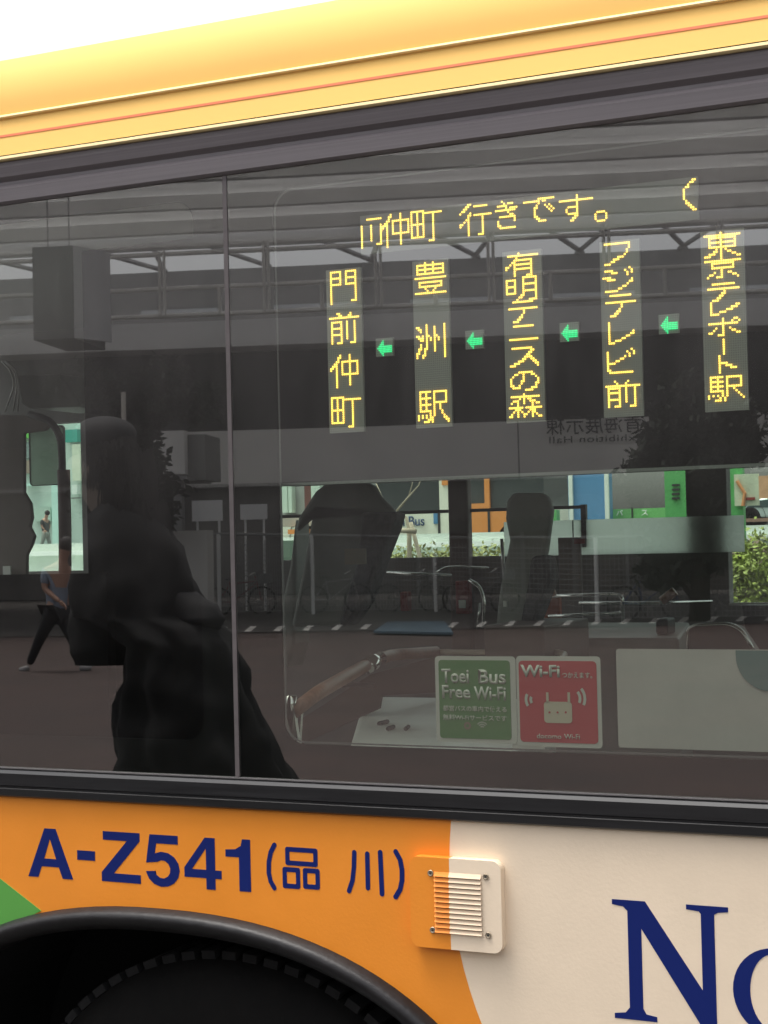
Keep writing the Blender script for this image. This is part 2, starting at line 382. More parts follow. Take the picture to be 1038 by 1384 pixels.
# cantrail and roof, one rolled sheet
M_LIP = mat('lip_highlight', (.85, .66, .34), .5)  # bright highlight along the lip painted as a pale colour
extr('drip_rail', [(.01, 2.2685), (-.022, 2.2682), (-.0255, 2.2705), (-.0245, 2.2745), (-.018, 2.2775), (.01, 2.2775)], M_LIP, smooth=False)
prof = [(-.022, 2.2775), (-.008, 2.343), (-.0125, 2.3455), (-.013, 2.3485), (-.007, 2.3515)]
yc, zc, rr_ = .18, 2.3520, .187
for k in range(1, 15):
    a = rad(8 * k * .8); prof.append((yc - rr_ * math.cos(a), zc + rr_ * math.sin(a) * 1.05))
e = prof[-1]; prof += [(e[0] + .25, e[1] + .10), (e[0] + .6, e[1] + .16), (1.25, e[1] + .19), (2.2, e[1] + .1), (2.45, 2.45), (2.49, 2.2)]
M_CT = mat('overlit_orange', (.88, .53, .14), .6, spec=.3, noise=.03, nscale=3)  # body orange, its strong exposure put into a yellower colour
extr('cantrail_panel', prof[:2], M_CT)
extr('ridge_bead', [(prof[1][0], prof[1][1]), (-.0125, 2.3445), (-.0135, 2.3465), (-.0125, 2.3485), (prof[4][0], prof[4][1])], mat('ridge_highlight', (.86, .62, .28), .5))  # crease highlight put into the bead's paler colour
kq = next(i for i, p in enumerate(prof) if p[1] > 2.44)
extr('roof_panel', prof[kq:], mat('roof_overexposed', (.86, .80, .40), .6), smooth=True)  # blown-out white of the roof curve painted as a pale colour
extr('roof_side_panel', prof[4:kq + 1], M_CT, smooth=True)
bm = bmesh.new(); hexa(bm, [(X0, -.0158, 2.3105), (X1, -.0158, 2.3105), (X1, -.0138, 2.3105), (X0, -.0138, 2.3105), (X0, -.0149, 2.3148), (X1, -.0149, 2.3148), (X1, -.0129, 2.3148), (X0, -.0129, 2.3148)]); bpart('pinstripe', bm, M_RL)

# fleet number and lettering
def T(s, px, py, px1, hh, name='fleet_letter', bold=.02, **kw):
    a = P(px, py); b = P(px1, py); return text_mesh(name, s, M_NV, bus, a.x, a.z, hh, y=-.0002, width=b.x - a.x, bold=bold, **kw)
bold_poly = {
 'A': ([(0, 0), (.21, 0), (.285, .225), (.64, .225), (.715, 0), (.93, 0), (.585, 1), (.355, 1)], [[(.34, .385), (.465, .79), (.588, .385)]]),
 '-': ([(0, .28), (.42, .28), (.42, .47), (0, .47)], []),
 'Z': ([(0, 0), (.86, 0), (.86, .17), (.27, .17), (.85, .84), (.85, 1), (.04, 1), (.04, .83), (.57, .83), (0, .18)], []),
 '4': ([(.46, 0), (.65, 0), (.65, .215), (.78, .215), (.78, .375), (.65, .375), (.65, 1), (.44, 1), (0, .40), (0, .215), (.46, .215)], [[(.16, .375), (.46, .79), (.46, .375)]]),
 '1': ([(.27, 0), (.50, 0), (.50, 1), (.34, 1), (.31, .87), (.2, .80), (0, .785), (0, .65), (.27, .65)], []),
}
def five():
    out = [(.10, 1), (.68, 1), (.68, .83), (.235, .83), (.205, .64)]
    for k in range(0, 13):                                 # outer bowl, clockwise
        a = rad(118 - k * (118 + 168) / 12); out.append((.36 + .35 * math.cos(a), .325 + .345 * math.sin(a)))
    out += [(.02, .27), (.215, .285)]
    for k in range(0, 11):
        a = rad(192 + k * (360 + 128 - 192) / 10 - 0); a = a; out.append((.355 + .165 * math.cos(a), .325 + .18 * math.sin(a)))
    out += [(.20, .46), (.02, .44)]
    return out
bold_poly['5'] = (five(), [])
for ch, pxl, pyb, pxr in (('A', 38.5, 1184, 99), ('-', 105, 1180.5, 129), ('Z', 138, 1190.5, 190.5), ('5', 197, 1195.5, 243.5), ('4', 250, 1199.5, 300), ('1', 306, 1203, 339.5)):
    poly, holes = bold_poly[ch]; a, b = P(pxl, pyb), P(pxr, pyb); wmax = max(p[0] for p in poly); k = (b.x - a.x) / wmax
    hh = .083 if ch != '-' else .083
    zb = a.z
    bm = bmesh.new(); prism(bm, [(a.x + p[0] * k, zb + p[1] * hh) for p in poly], -.0006, .0, [[(a.x + p[0] * k, zb + p[1] * hh) for p in h] for h in holes])
    bpart('fleet_letter', bm, M_NV)
def stroke(name, pts, r, m=M_NV, closed=False, y=-.0006):
    bm = bmesh.new(); q = [Vector((p[0], p[1])) for p in pts]; n = len(q); Ls, Rs = [], []
    for i in range(n):
        if closed: t = (q[(i + 1) % n] - q[i - 1]).normalized()
        else: t = (q[min(i + 1, n - 1)] - q[max(i - 1, 0)]).normalized()
        nn = Vector((-t.y, t.x)); Ls.append(q[i] + nn * r); Rs.append(q[i] - nn * r)
    m_ = n if closed else n - 1
    vl = [bm.verts.new((p.x, y, p.y)) for p in Ls]; vr = [bm.verts.new((p.x, y, p.y)) for p in Rs]
    for i in range(m_): bm.faces.new((vl[i], vl[(i + 1) % n], vr[(i + 1) % n], vr[i]))
    if not closed:
        for c in (0, -1):
            ctr = bm.verts.new((q[c].x, y, q[c].y)); t = (q[1] - q[0]) if c == 0 else (q[-1] - q[-2]); a0 = math.atan2(t.y, t.x) + (math.pi if c == 0 else 0)
            ring = [bm.verts.new((q[c].x + r * math.cos(a0 - math.pi / 2 + math.pi * k / 8), y, q[c].y + r * math.sin(a0 - math.pi / 2 + math.pi * k / 8))) for k in range(9)]
            for k in range(8): bm.faces.new((ctr, ring[k], ring[k + 1]))
    return bm
def stroke_px(pts, wpx, name='fleet_letter', closed=False):
    bm = stroke(name, [(P(*p).x, P(*p).z) for p in pts], wpx / 2 / 940, closed=closed); return bpart(name, bm, M_NV)
stroke_px([(371, 1142), (366, 1152), (363.5, 1165), (363.5, 1180), (366, 1191), (371, 1200)], 7.6)
stroke_px([(535, 1151), (541, 1162), (543.5, 1176), (543.5, 1190), (541, 1202), (535, 1212)], 7.6)
# the two characters in brackets: three boxes, three strokes
def boxes(name, rects, w):
    bm = bmesh.new()
    for (x0, y0, x1, y1) in rects:
        a, b = P(x0, y1), P(x1, y0); ww = w / 940; outer = rrect(a.x, b.x, a.z, b.z, .0035, 3); inner = list(reversed(rrect(a.x + ww, b.x - ww, a.z + ww, b.z - ww, .0015, 3)))
        prism(bm, outer, -.0006, 0, [inner])
    bpart(name, bm, M_NV)
boxes('fleet_letter', [(386, 1147, 429, 1169), (382.5, 1173, 405.5, 1200), (410, 1174.5, 432, 1201)], 7)
stroke_px([(479, 1152), (478.5, 1172), (476.5, 1190), (472, 1204)], 7.3)
stroke_px([(496.5, 1154), (497.5, 1200)], 7.3)
stroke_px([(514, 1152), (516.5, 1208)], 7.6)
# big serif word: N, o ... (runs on to the right)
def serifN(x, z, h):
    p = [(0, 1), (.27, 1), (.715, .30), (.715, .93), (.70, .95), (.60, .96), (.60, 1), (.93, 1), (.93, .96), (.85, .95), (.82, .93), (.82, 0), (.70, 0), (.235, .77), (.235, .10), (.26, .055), (.345, .042), (.345, 0), (0, 0), (0, .042), (.09, .055), (.125, .10), (.125, .91), (.09, .945), (0, .958)]
    return [(x + a * h * 1.065, z + b * h) for a, b in p]
a = P(827, 1215); hN = .170
bm = bmesh.new(); prism(bm, serifN(a.x, a.z - hN, hN), -.0006, 0); bpart('serif_letter', bm, M_NV)
def ell(cx, cz, rx, rz, n=40, rev=False):
    l = [(cx + rx * math.cos(2 * math.pi * k / n), cz + rz * math.sin(2 * math.pi * k / n)) for k in range(n)]
    return list(reversed(l)) if rev else l
b = P(991, 1345)
ox = b.x + .058; oz = a.z - hN + .057
bm = bmesh.new(); prism(bm, ell(ox, oz, .058, .061), -.0006, 0, [ell(ox, oz, .034, .053, rev=True)]); bpart('serif_letter', bm, M_NV)
for ch, dx, hh, wd in (('n', .075, .115, .12), ('-', .21, .02, .05), ('S', .27, .17, .11), ('t', .395, .15, .07), ('e', .475, .12, .10), ('p', .59, .16, .11)):
    text_mesh('serif_letter', ch, M_NV, bus, ox + dx, a.z - hN + (.05 if ch == '-' else (-.05 if ch == 'p' else 0)), hh, y=-.0002, width=wd, bold=.02)

# ventilation cover
va, vb = P(561.5, 1272), P(683, 1157)
vx0, vx1, vz0, vz1 = va.x, vb.x - .002, .991, 1.127
bm = bmesh.new(); prism(bm, rrect(vx0, vx1, vz0, vz1, .014), -.016, 0)
xs = -.984
bmesh.ops.bisect_plane(bm, geom=bm.verts[:] + bm.edges[:] + bm.faces[:], plane_co=(xs, 0, 0), plane_no=(1, 0, 0))
for f in bm.faces: f.material_index = 1 if f.calc_center_median().x < xs else 0
vent = bpart('ventilation_cover', bm, [M_CR, M_OR], bevel=.006, label='square ventilation cover, left third orange')
sx0, sx1 = P(587, 1200, -.018).x, P(650, 1200, -.018).x; sz0, sz1 = vz0 + .024, vz1 - .021
bm = bmesh.new(); prism(bm, rrect(sx0 + .0012, sx1 - .0012, sz0 + .002, sz1 - .001, .001), -.0172, -.0165); link('louvre_opening', bm, mat('louvre_dark', (.05, .035, .025), .8), vent)
M_ORM = mat('orange_plastic_paint', (.80, .25, .02), .6); M_CRM = mat('cream_plastic_paint', (.74, .57, .40), .6)
nS = 12; step = (sz1 - sz0) / nS
def slat(x0, x1, i, m):
    z = sz1 - i * step; bm = bmesh.new()
    pr = [(-.0168, z), (-.0185, z - step * .45), (-.0205, z - step * .86), (-.0200, z - step * .93), (-.0170, z - step * .74)]
    A = [bm.verts.new((x0, y, zz)) for y, zz in pr]; B = [bm.verts.new((x1, y, zz)) for y, zz in pr]
    for k in range(5): bm.faces.new((A[k], A[(k + 1) % 5], B[(k + 1) % 5], B[k]))
    bm.faces.new(A); bm.faces.new(B); link('slat', bm, m, vent)
for i in range(nS):
    slat(sx0, xs, i, M_ORM); slat(xs, sx1, i, M_CRM)
M_SCR = mat('screw_metal', (.40, .33, .24), .4, metal=.7)
for (sx, sy) in ((582, 1180), (656.5, 1185), (585, 1257), (660, 1264)):
    c = P(sx, sy, -.017); bm = bmesh.new()
    ring_lathe(bm, [(.0048, -.0168), (.0046, -.0182), (.0036, -.0188), (.0032, -.0180), (.0018, -.0182), (.0001, -.0176)], c.x, c.z, 20); link('screw', bm, M_SCR, vent, smooth=True)
    bm = bmesh.new(); ring_lathe(bm, [(.0017, -.0186), (.0001, -.0187)], c.x, c.z, 6); link('screw_recess', bm, M_PLD, vent)

# ------------------------------------------------------------------ route display inside the glass
GL = {
'mon': "######..######|#....#..#....#|#....#..#....#|######..######|#....#..#....#|#....#..#....#|######..######|#............#|#............#|#............#|#............#|#............#|#............#|#............#|#..........###|#.............",
'mae': "....##.....#....|.....##...##....|################|................|.######..#...#..|.#....#..#...#..|.#....#..#...#..|.######..#...#..|.#....#..#...#..|.#....#..#...#..|.######..#...#..|.#....#..#...#..|.#....#..#...#..|.#....#......#..|.#..###....###..",
'naka': ".....#....#.....|....##....#.....|....#.....#.....|...##.#########.|..##..#...#...#.|.###..#...#...#.|##.#..#...#...#.|#..#..#...#...#.|...#..#...#...#.|...#..#########.|...#......#.....|...#......#.....|...#......#.....|...#......#.....|...#......#.....|...#............",
'machi': "#######.........|#..#..##########|#..#..#....#....|#..#..#....#....|#..#..#....#....|#..#..#....#....|#######....#....|#..#..#....#....|#..#..#....#....|#..#..#....#....|#..#..#....#....|#..#..#....#....|#######....#....|...........#....|.........###....",
'toyo': ".....#...#......|.##############.|.#...#...#....#.|.##############.|.#...#...#....#.|.##############.|................|################|................|..############..|..#..........#..|..############..|.....#....#.....|......#..#......|################",
'su': ".....#........#.|##...#...#....#.|.##..#...#....#.|..#..#...#....#.|.....#...#....#.|##.#.##..##...#.|.###.#.#.#.#..#.|..##.#.#.#.#..#.|.....#...#....#.|..#..#...#....#.|..#..#...#....#.|.##.##...#....#.|.#..#....#....#.|##..#.........#.|#..##.........#.|#..#..........#.",
'eki': ".######.#######.|.#..#...#.....#.|.#..#...#.....#.|.######.#.....#.|.#..#...#.....#.|.#..#...#######.|.######.#..#....|.#..#...#..#....|.#..#...#..#....|.######.#...#...|......#.#...#...|#.#.#.#.#....#..|#.#.#.##.....##.|#....###......##|...###.#.......#",
'ari': "......#.........|.###############|.....#..........|....#########...|...##.......#...|..#.#########...|##..#.......#...|#...#########...|....#.......#...|....#.......#...|....#.....###...",
'ake': "........#######.|#####...#.....#.|#...#...#.....#.|#...#...#######.|#####...#.....#.|#...#...#.....#.|#...#...#######.|#####...#.....#.|.......##.....#.|......##......#.|.....#.....####.",
'te': "...##########...|................|................|.##############.|........#.......|........#.......|.......#........|......##........|.....##.........|...###..........",
'ni': "...##########...|................|................|................|................|................|.##############.",
'suk': "..##########....|...........##...|..........##....|.........##.....|........####....|.......##..##...|.....###....##..|...###.......##.|.###..........#.",
'no': ".....#######....|...##..#...##...|..#....#.....#..|.#.....#......#.|.#....##......#.|.#....#......##.|.##..#.......#..|..####.....###..|........####....",
'mori': ".......#........|.##############.|.....#.#.##.....|..###..#..###...|.#..#..#...#.##.|....#......#....|#######.########|...###....###...|..#.#.#..#.##...|.#..#..##..#.#..|##..#..#...#..##",
'fu': ".############...|............#...|............#...|...........#....|...........#....|..........#.....|.......###......|.....###........|....##..........|.###............",
'ji': "............#...|.####.....#..#..|....###....#.#..|...........#....|####............|..####.......#..|............##..|...........#....|.........##.....|.......##.......|.######.........",
're': "..#.............|..#.............|..#.............|..#.............|..#..........#..|..#.........##..|..#.......##....|..#.....##......|..#..###........|..###...........",
'bi': "............#...|.#........#..#..|.#.........#.#..|.#.......#.#....|.#.....##.......|.#...##.........|.####...........|.#..............|.#..............|.##.............|..###########...",
'maes': "....#.....#.....|.....#...#......|################|.######..#...#..|.#....#..#...#..|.######..#...#..|.#....#..#...#..|.#....#..#...#..|.######..#...#..|.#....#..#...#..|.#....#......#..|.#..###....###..",
'higashi': ".......#........|################|..############..|..#....#.....#..|..############..|..#....#.....#..|..############..|.....#.#.#......|....##.#..##....|..###..#....##..|###....#......##",
'kyo': ".......#........|################|...##########...|...#........#...|...##########...|.......#........|....#..#..##....|..##...#....##..|.#...###......#.",
'tes': "...##########...|................|.##############.|........#.......|.......##.......|......##........|.....##.........|...###..........",
'res': "..#.............|..#..........##.|..#........###..|..#......###....|..#...###.......|..####..........",
'po': ".......#....##..|.......#...#..#.|.#############..|.......#........|....#..#..#.....|...#...#...##...|.##....#.....##.|.....###........",
'bar': ".......#|.......#|.......#|.......#|.......#|.......#|.......#",
'to': ".....#..........|.....#..........|.....#..........|.....####.......|.....#..###.....|.....#....###...|.....#..........|.....#..........",
'ekis': ".######.#######.|.#..#...#.....#.|.######.#.....#.|.#..#...#.....#.|.######.#######.|.#..#...#..#....|.######.#...#...|......#.#....#..|#.#.#.#.#.....#.|#....#.#.......#|...###.#........",
'cut': "...########|...........|...........|#....#....#|#....#....#|#....#....#|#....#....#|#....#....#|#....#....#|#....#....#|#....#....#|#.........#|#.......###|#..........|",
'iku': "....##..........|...##..#######..|..##............|.##.............|#....#..........|....##.#########|....#......#....|...##......#....|..#.#......#....|##..#......#....|#...#......#....|....#......#....|....#......#....|....#......#....|....#....###....",
'ki': "....#........|.....#.###...|..#####......|......#.####.|.##########..|.......#.....|........##...|...########..|..........#..|..#.......#..|..#..........|..##.........|...########..",
'de': ".......########.|########.##.....|.......#........|......#...#.#...|.....##....#.#..|.....#......#.#.|.....#.......#..|.....#..........|.....##.........|......##........|.......####.....",
'suh': "........#.......|........#.......|################|........#.......|........#.......|....#####.......|...#....#.......|...#....#.......|....#####.......|.......##.......|......##........|.....##.........",
'maru': ".####.|#....#|#....#|#....#|.####.",
'paren': ".....##|....##.|...#...|..##...|.#.....|.#.....|.#.....|.#.....|.#.....|..#....|..##...|...##..|....##.|.....##",
'arrow': "....#......|...##......|..###......|.##########|###########|.##########|..#########|...##......|....#......"}
PI_ = .0033
disp = thing('tmp', (0, 0, 0), None, None); disp.name = 'route_display'; disp.parent = bus; disp.matrix_parent_inverse = bus.matrix_basis.inverted()
YD = .030
za = P(380, 655, YD).z
bm = bmesh.new(); bx(bm, (-1.31, YD + .002, za), (-.30, YD + .10, 2.30)); link('display_case', bm, M_FRT, disp)
bm = bmesh.new(); bx(bm, (-1.31, YD, za - .003), (-.30, YD + .0018, za + .002)); link('case_edge', bm, M_PLG, disp)
CH = {}
def dots(key, x, z, m, name='lit_character'):
    """x, z: centre of the top left diode"""
    k = (key, m.name)
    if k not in CH:
        bm = bmesh.new()
        for r, row in enumerate(GL[key].split('|')):
            for c, ch in enumerate(row):
                if ch == '#':
                    R = [bm.verts.new((c * PI_ +  .00145 * math.cos(q), 0, -r * PI_ + .00145 * math.sin(q))) for q in [2 * math.pi * j / 8 for j in range(8)]]
                    R2 = [bm.verts.new((c * PI_ + .0011 * math.cos(q), -.0006, -r * PI_ + .0011 * math.sin(q))) for q in [2 * math.pi * j / 8 for j in range(8)]]
                    bm.faces.new(R2)
                    for j in range(8): bm.faces.new((R[j], R[(j + 1) % 8], R2[(j + 1) % 8], R2[j]))
        me = bpy.data.meshes.new(name); bm.to_mesh(me); bm.free(); me.materials.append(m); CH[k] = me
    o = bpy.data.objects.new(name, CH[k]); COL.objects.link(o); o.parent = disp; o.matrix_parent_inverse = disp.matrix_world.inverted()
    o.location = (x, YD - .0045, z); o.parent = disp; o.matrix_parent_inverse = Matrix.Identity(4); o.location = (x, YD - .0045 - 0, z)
    return o
disp.location = (0, -1.2, 0); disp.matrix_parent_inverse = Matrix.Identity(4)
bpy.context.view_layer.update()
for o in disp.children: o.matrix_parent_inverse = Matrix.Identity(4)
ZS = 2.026
def strip(pxl, pxr, y, chars, name='display_column'):
    xa = P(pxl, y, YD).x; xb = P(pxr, y, YD).x; zt = ZSD
    bm = bmesh.new(); bx(bm, (xa, YD - .0035, zt - .2575), (xb, YD + .002, zt)); link(name, bm, M_LEDP, disp)
    x0 = (xa + xb) / 2 - 7.5 * PI_
    for key, row, dx in chars: dots(key, x0 + dx * PI_, zt - .0045 - row * PI_, M_LEDY)
ZSD = P(443, 366, YD).z
strip(442.5, 489.5, 400, [('mon', 0, 1), ('mae', 20, 0), ('naka', 40, 0), ('machi', 60, 0)])
strip(559.5, 608, 400, [('toyo', 0, 0), ('su', 29, 0), ('eki', 60, 0)])
strip(681.5, 734, 400, [('ari', 0, 0), ('ake', 11, 0), ('te', 22, 0), ('ni', 33, 0), ('suk', 43, 0), ('no', 54, 0), ('mori', 64, 0)])
strip(813, 866.5, 400, [('fu', 0, 0), ('ji', 11, 0), ('te', 23, 0), ('re', 35, 0), ('bi', 47, 0), ('maes', 61, 0)])
strip(949.5, 1008.5, 400, [('higashi', 0, 0), ('kyo', 11, 0), ('tes', 22, 0), ('res', 30, 0), ('po', 37, 0), ('bar', 46, 0), ('to', 53, 0), ('ekis', 62, 0)])
zr = P(490, 295, YD).z
bm = bmesh.new(); bx(bm, (P(488, 300, YD).x, YD - .0035, zr - .058), (P(944, 250, YD).x, YD + .002, zr + .003)); link('display_row', bm, mat('led_row_panel', (.2, .21, .195), .55), disp)
zt = P(624, 280, YD).z
for key, px, dr in (('cut', 489, 1.0), ('naka', 515.5, 0), ('machi', 556.5, 0), ('iku', 622.5, -.4), ('ki', 668, 0), ('de', 709, .6), ('suh', 757.5, 1.), ('maru', 805, 9.5), ('paren', 922, 0)):
    dots(key, P(px + 1, 290, YD).x, zt - dr * PI_, M_LEDY)
for px, py in ((512, 461), (633, 450.5), (760.5, 440), (894.5, 429)):
    p = P(px, py, YD); bm = bmesh.new(); bx(bm, (p.x - .004, YD - .003, p.z - .0245), (p.x + .0255, YD + .002, p.z + .0035)); link('arrow_panel', bm, M_LEDP, disp)
    o = dots('arrow', p.x, p.z - .001, M_LEDG, 'lit_arrow'); o.scale = (.70, 1, .86)

# ------------------------------------------------------------------ stickers inside the glass
YS = .0035
M_STW = mat('sticker_white', (.42, .43, .39), .6); M_STG = mat('sticker_green', (.04, .155, .04), .6); M_STR = mat('sticker_red', (.36, .022, .028), .6); M_STX = mat('sticker_letter', (.42, .45, .39), .6)
bm = bmesh.new(); prism(bm, rrect(-1.0075, -.8775, 1.298, 1.4275, .006), YS, YS + .0006); st1 = bpart('sticker', bm, M_STW, label='green wireless network sticker')
bm = bmesh.new(); prism(bm, rrect(-1.0015, -.8865, 1.304, 1.4215, .005), YS - .0006, YS); link('green_field', bm, M_STG, st1)
def stext(s, px, py, w, h, par, y=YS - .0012, m=M_STX, bold=.0):
    a = P(px, py, 0); b = P(px + w, py, 0); text_mesh('print', s, m, par, a.x, a.z, h / 945, y=y, width=b.x - a.x, bold=bold, ext=.0003)
stext('Toei', 596, 923, 37, 20, st1, bold=.022); stext('Bus', 646, 924, 37, 20, st1, bold=.022)
stext('Free', 597, 944, 38, 19, st1, bold=.022); stext('Wi-Fi', 640, 946, 43, 19, st1, bold=.022)
stext('都営バスの車内で使える', 598, 961, 86, 8, st1, bold=.01); stext('無料Wi-Fiサービスです', 598, 973, 86, 8, st1, bold=.01)
def fan(par, cx, cy, rs, w, a0, a1, m, y=YS - .0012, name='print'):
    c = P(cx, cy)
    for r in rs:
        bm = bmesh.new(); n = 10; A = []; B = []
        for k in range(n + 1):
            a = rad(a0 + (a1 - a0) * k / n)
            A.append(bm.verts.new((c.x + (r - w / 2) / 940 * math.cos(a), y, c.z + (r - w / 2) / 940 * math.sin(a)))); B.append(bm.verts.new((c.x + (r + w / 2) / 940 * math.cos(a), y, c.z + (r + w / 2) / 940 * math.sin(a))))
        for k in range(n): bm.faces.new((A[k], A[k + 1], B[k + 1], B[k]))
        link(name, bm, m, par)
fan(st1, 651, 985, (3, 6, 9), 1.8, 40, 140, mat('sticker_faint', (.28, .33, .27), .6))
fan(st1, 631, 981, (4,), 3, 0, 359, mat('sticker_brown', (.16, .12, .09), .6))
stext('OO', 620, 993, 26, 4, st1, m=mat('sticker_dark', (.02, .09, .03), .6)) if False else None
bm = bmesh.new(); prism(bm, rrect(-.8765, -.7465, 1.2955, 1.4285, .006), YS + .0002, YS + .0008); st2 = bpart('sticker', bm, M_STW, label='red wireless network sticker with white waves')
bm = bmesh.new(); prism(bm, rrect(-.8725, -.7525, 1.302, 1.4215, .006), YS - .0004, YS + .0002); link('red_field', bm, M_STR, st2)
stext('Wi-Fi', 703, 915, 53, 17, st2, bold=.03); stext('つかえます。', 759, 916.5, 41, 8, st2, bold=.01)
stext('docomo', 725, 998, 33, 6.5, st2, bold=.004); stext('Wi-Fi', 762, 999, 21, 7, st2, bold=.004)
fan(st2, 724, 946, (8, 15), 4, 150, 215, M_STX); fan(st2, 770, 944, (14, 21), 4, -25, 40, M_STX)
# a plain router stands in for the mascot
M_RT = mat('sticker_cream', (.42, .39, .29), .6)
a, b = P(735, 977), P(772, 949)
bm = bmesh.new(); prism(bm, rrect(a.x, b.x, a.z, b.z, .005), YS - .0012, YS - .0008); link('print', bm, M_RT, st2)
for k in range(3):
    c = P(742 + 11 * k, 963); bm = bmesh.new(); prism(bm, ell(c.x, c.z, .0016, .0016, 12), YS - .0018, YS - .0013); link('print', bm, M_STR, st2)
for x in (739, 768):
    a, b = P(x - 1.5, 950), P(x + 1.5, 936); bm = bmesh.new(); bx(bm, (a.x, YS - .0012, a.z), (b.x, YS - .0008, b.z)); link('print', bm, M_RT, st2)
# clear backing strip below the red sticker and the big pale sheet at right
bm = bmesh.new(); bx(bm, (P(691, 1010).x, YS + .001, P(691, 1012).z), (P(735, 1010).x, YS + .0014, 1.303)); bpart('sticker_backing', bm, M_STW)
pa, pb = P(836, 1011, .012), P(1100, 1015, .012)
bm = bmesh.new(); prism(bm, rrect(pa.x, -.30, pa.z + .001, P(836, 877, .012).z, .004), .012, .013); sheet = bpart('pale_poster_sheet', bm, mat('poster_back', (.36, .36, .33), .7, noise=.07, nscale=10), label='pale sheet behind the glass with a teal disc')
c = P(1042, 887, .012); R_ = .049
arcp = [p for p in ell(c.x, c.z, R_, R_, 60) if p[1] < P(836, 877, .012).z - .001]
arcp.sort(key=lambda p: p[0]); top = [(arcp[-1][0], P(836, 877, .012).z - .001), (arcp[0][0], P(836, 877, .012).z - .001)]
bm = bmesh.new(); prism(bm, arcp + top, .0108, .0118); link('teal_disc', bm, mat('teal_print', (.08, .15, .145), .7), sheet)

# ------------------------------------------------------------------ bus shell and far side
YF = 2.42
bm = bmesh.new(); bx(bm, (X0, .60, .35), (X1, YF, .42)); bpart('floor', bm, M_FLR)
bm = bmesh.new(); bx(bm, (X0 + .05, .08, 2.36), (X1, YF - .05, 2.38)); bpart('ceiling_panel', bm, M_CEIL)
bm = bmesh.new(); ia = arch(.70, .57, n=24)
prism(bm, [(X0 + .02, .301)] + [(p[0], p[1]) for p in reversed(ia)] + [(X1 - .02, .301), (X1 - .02, 1.225), (X0 + .02, 1.225)], .022, .06); bpart('inner_side_wall', bm, M_INT)
ZF0 = P(540, 754, YF).z; ZF1 = 2.14
def yfx(px, py=740): return P(px, py, YF).x
XR = yfx(984); XP = yfx(929)                                              # where the deeper window starts at right
ZFR = P(1000, 816, YF).z
doorL, doorR = yfx(-60), yfx(112)
ZD0 = P(60, 772, YF).z; ZDT = P(60, 573, YF).z
bm = bmesh.new()
fx = yfx(372)
bx(bm, (doorR, YF, .35), (XR, YF + .05, ZF0)); bx(bm, (XR, YF, .35), (X1, YF + .05, ZFR)); bx(bm, (X0 - 1.2, YF, ZF1), (X1, YF + .05, 2.5))
bx(bm, (doorR, YF, ZF0), (fx, YF + .05, ZF1)); bx(bm, (X0 - 1.2, YF, .35), (doorL, YF + .05, ZF1)); bx(bm, (doorL, YF, .35), (doorR, YF + .05, ZD0)); bx(bm, (doorL, YF, ZDT), (doorR, YF + .05, ZF1))
bx(bm, (XP, YF, ZF0), (XR, YF + .05, ZF1)); 
bpart('far_side_wall', bm, M_INT)
for xa, xb, z0 in ((fx, XP, ZF0), (XR, X1, ZFR)):
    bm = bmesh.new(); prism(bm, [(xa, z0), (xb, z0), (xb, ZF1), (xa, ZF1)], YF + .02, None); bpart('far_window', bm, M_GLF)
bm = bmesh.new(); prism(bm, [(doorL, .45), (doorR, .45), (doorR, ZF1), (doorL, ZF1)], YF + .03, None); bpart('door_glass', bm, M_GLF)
bm = bmesh.new()
bx(bm, (XR, YF - .012, ZFR - .004), (X1, YF, ZFR + .004)); bpart('far_sill', bm, M_CHR)
for px in (621,):                                          # brown pillars between the far windows
    a, b = P(px - 14, 700, YF - .03), P(px + 13, 700, YF - .03)
    bm = bmesh.new(); bx(bm, (a.x, YF - .04, .5), (b.x, YF - .002, ZF1)); bpart('window_pillar', bm, M_PILL, bevel=.008)
# thin dark frame line of the far window
z = P(560, 692, YF - .02).z; bm = bmesh.new(); bx(bm, (fx, YF - .02, z - .006), (P(793, 690, YF).x, YF - .003, z + .004)); xq = P(791, 690, YF).x; bx(bm, (xq - .008, YF - .02, z - .12), (xq + .008, YF - .004, z + .006))
bpart('window_bar', bm, M_PLD)
pa_, pb2 = P(112, 700, .45), P(300, 700, .45)
bm = bmesh.new(); bx(bm, (P(118, 700, .9).x, .9, .42), (P(366, 700, .9).x, .93, 2.3)); bpart('added_dark_sheet', bm, mat('shade_black', (.002, .002, .002), .9, spec=.05))  # added black sheet: dark interior behind the left window put into colour
bm = bmesh.new(); bx(bm, (X0 - 1, .8, .42), (P(118, 700, .9).x + .12, .83, P(60, 776, .8).z)); bpart('added_dark_sheet_low', bm, MATS['shade_black'])  # second added black sheet, darkening the area below the door
# front end: closes the cab
bm = bmesh.new(); bx(bm, (X1 - .05, .02, .35), (X1, YF, 2.7)); bpart('end_wall', bm, M_INT)
bm = bmesh.new(); bx(bm, (X0, .03, .3), (X1, 2.40, .35)); bpart('underfloor', bm, M_WELL)
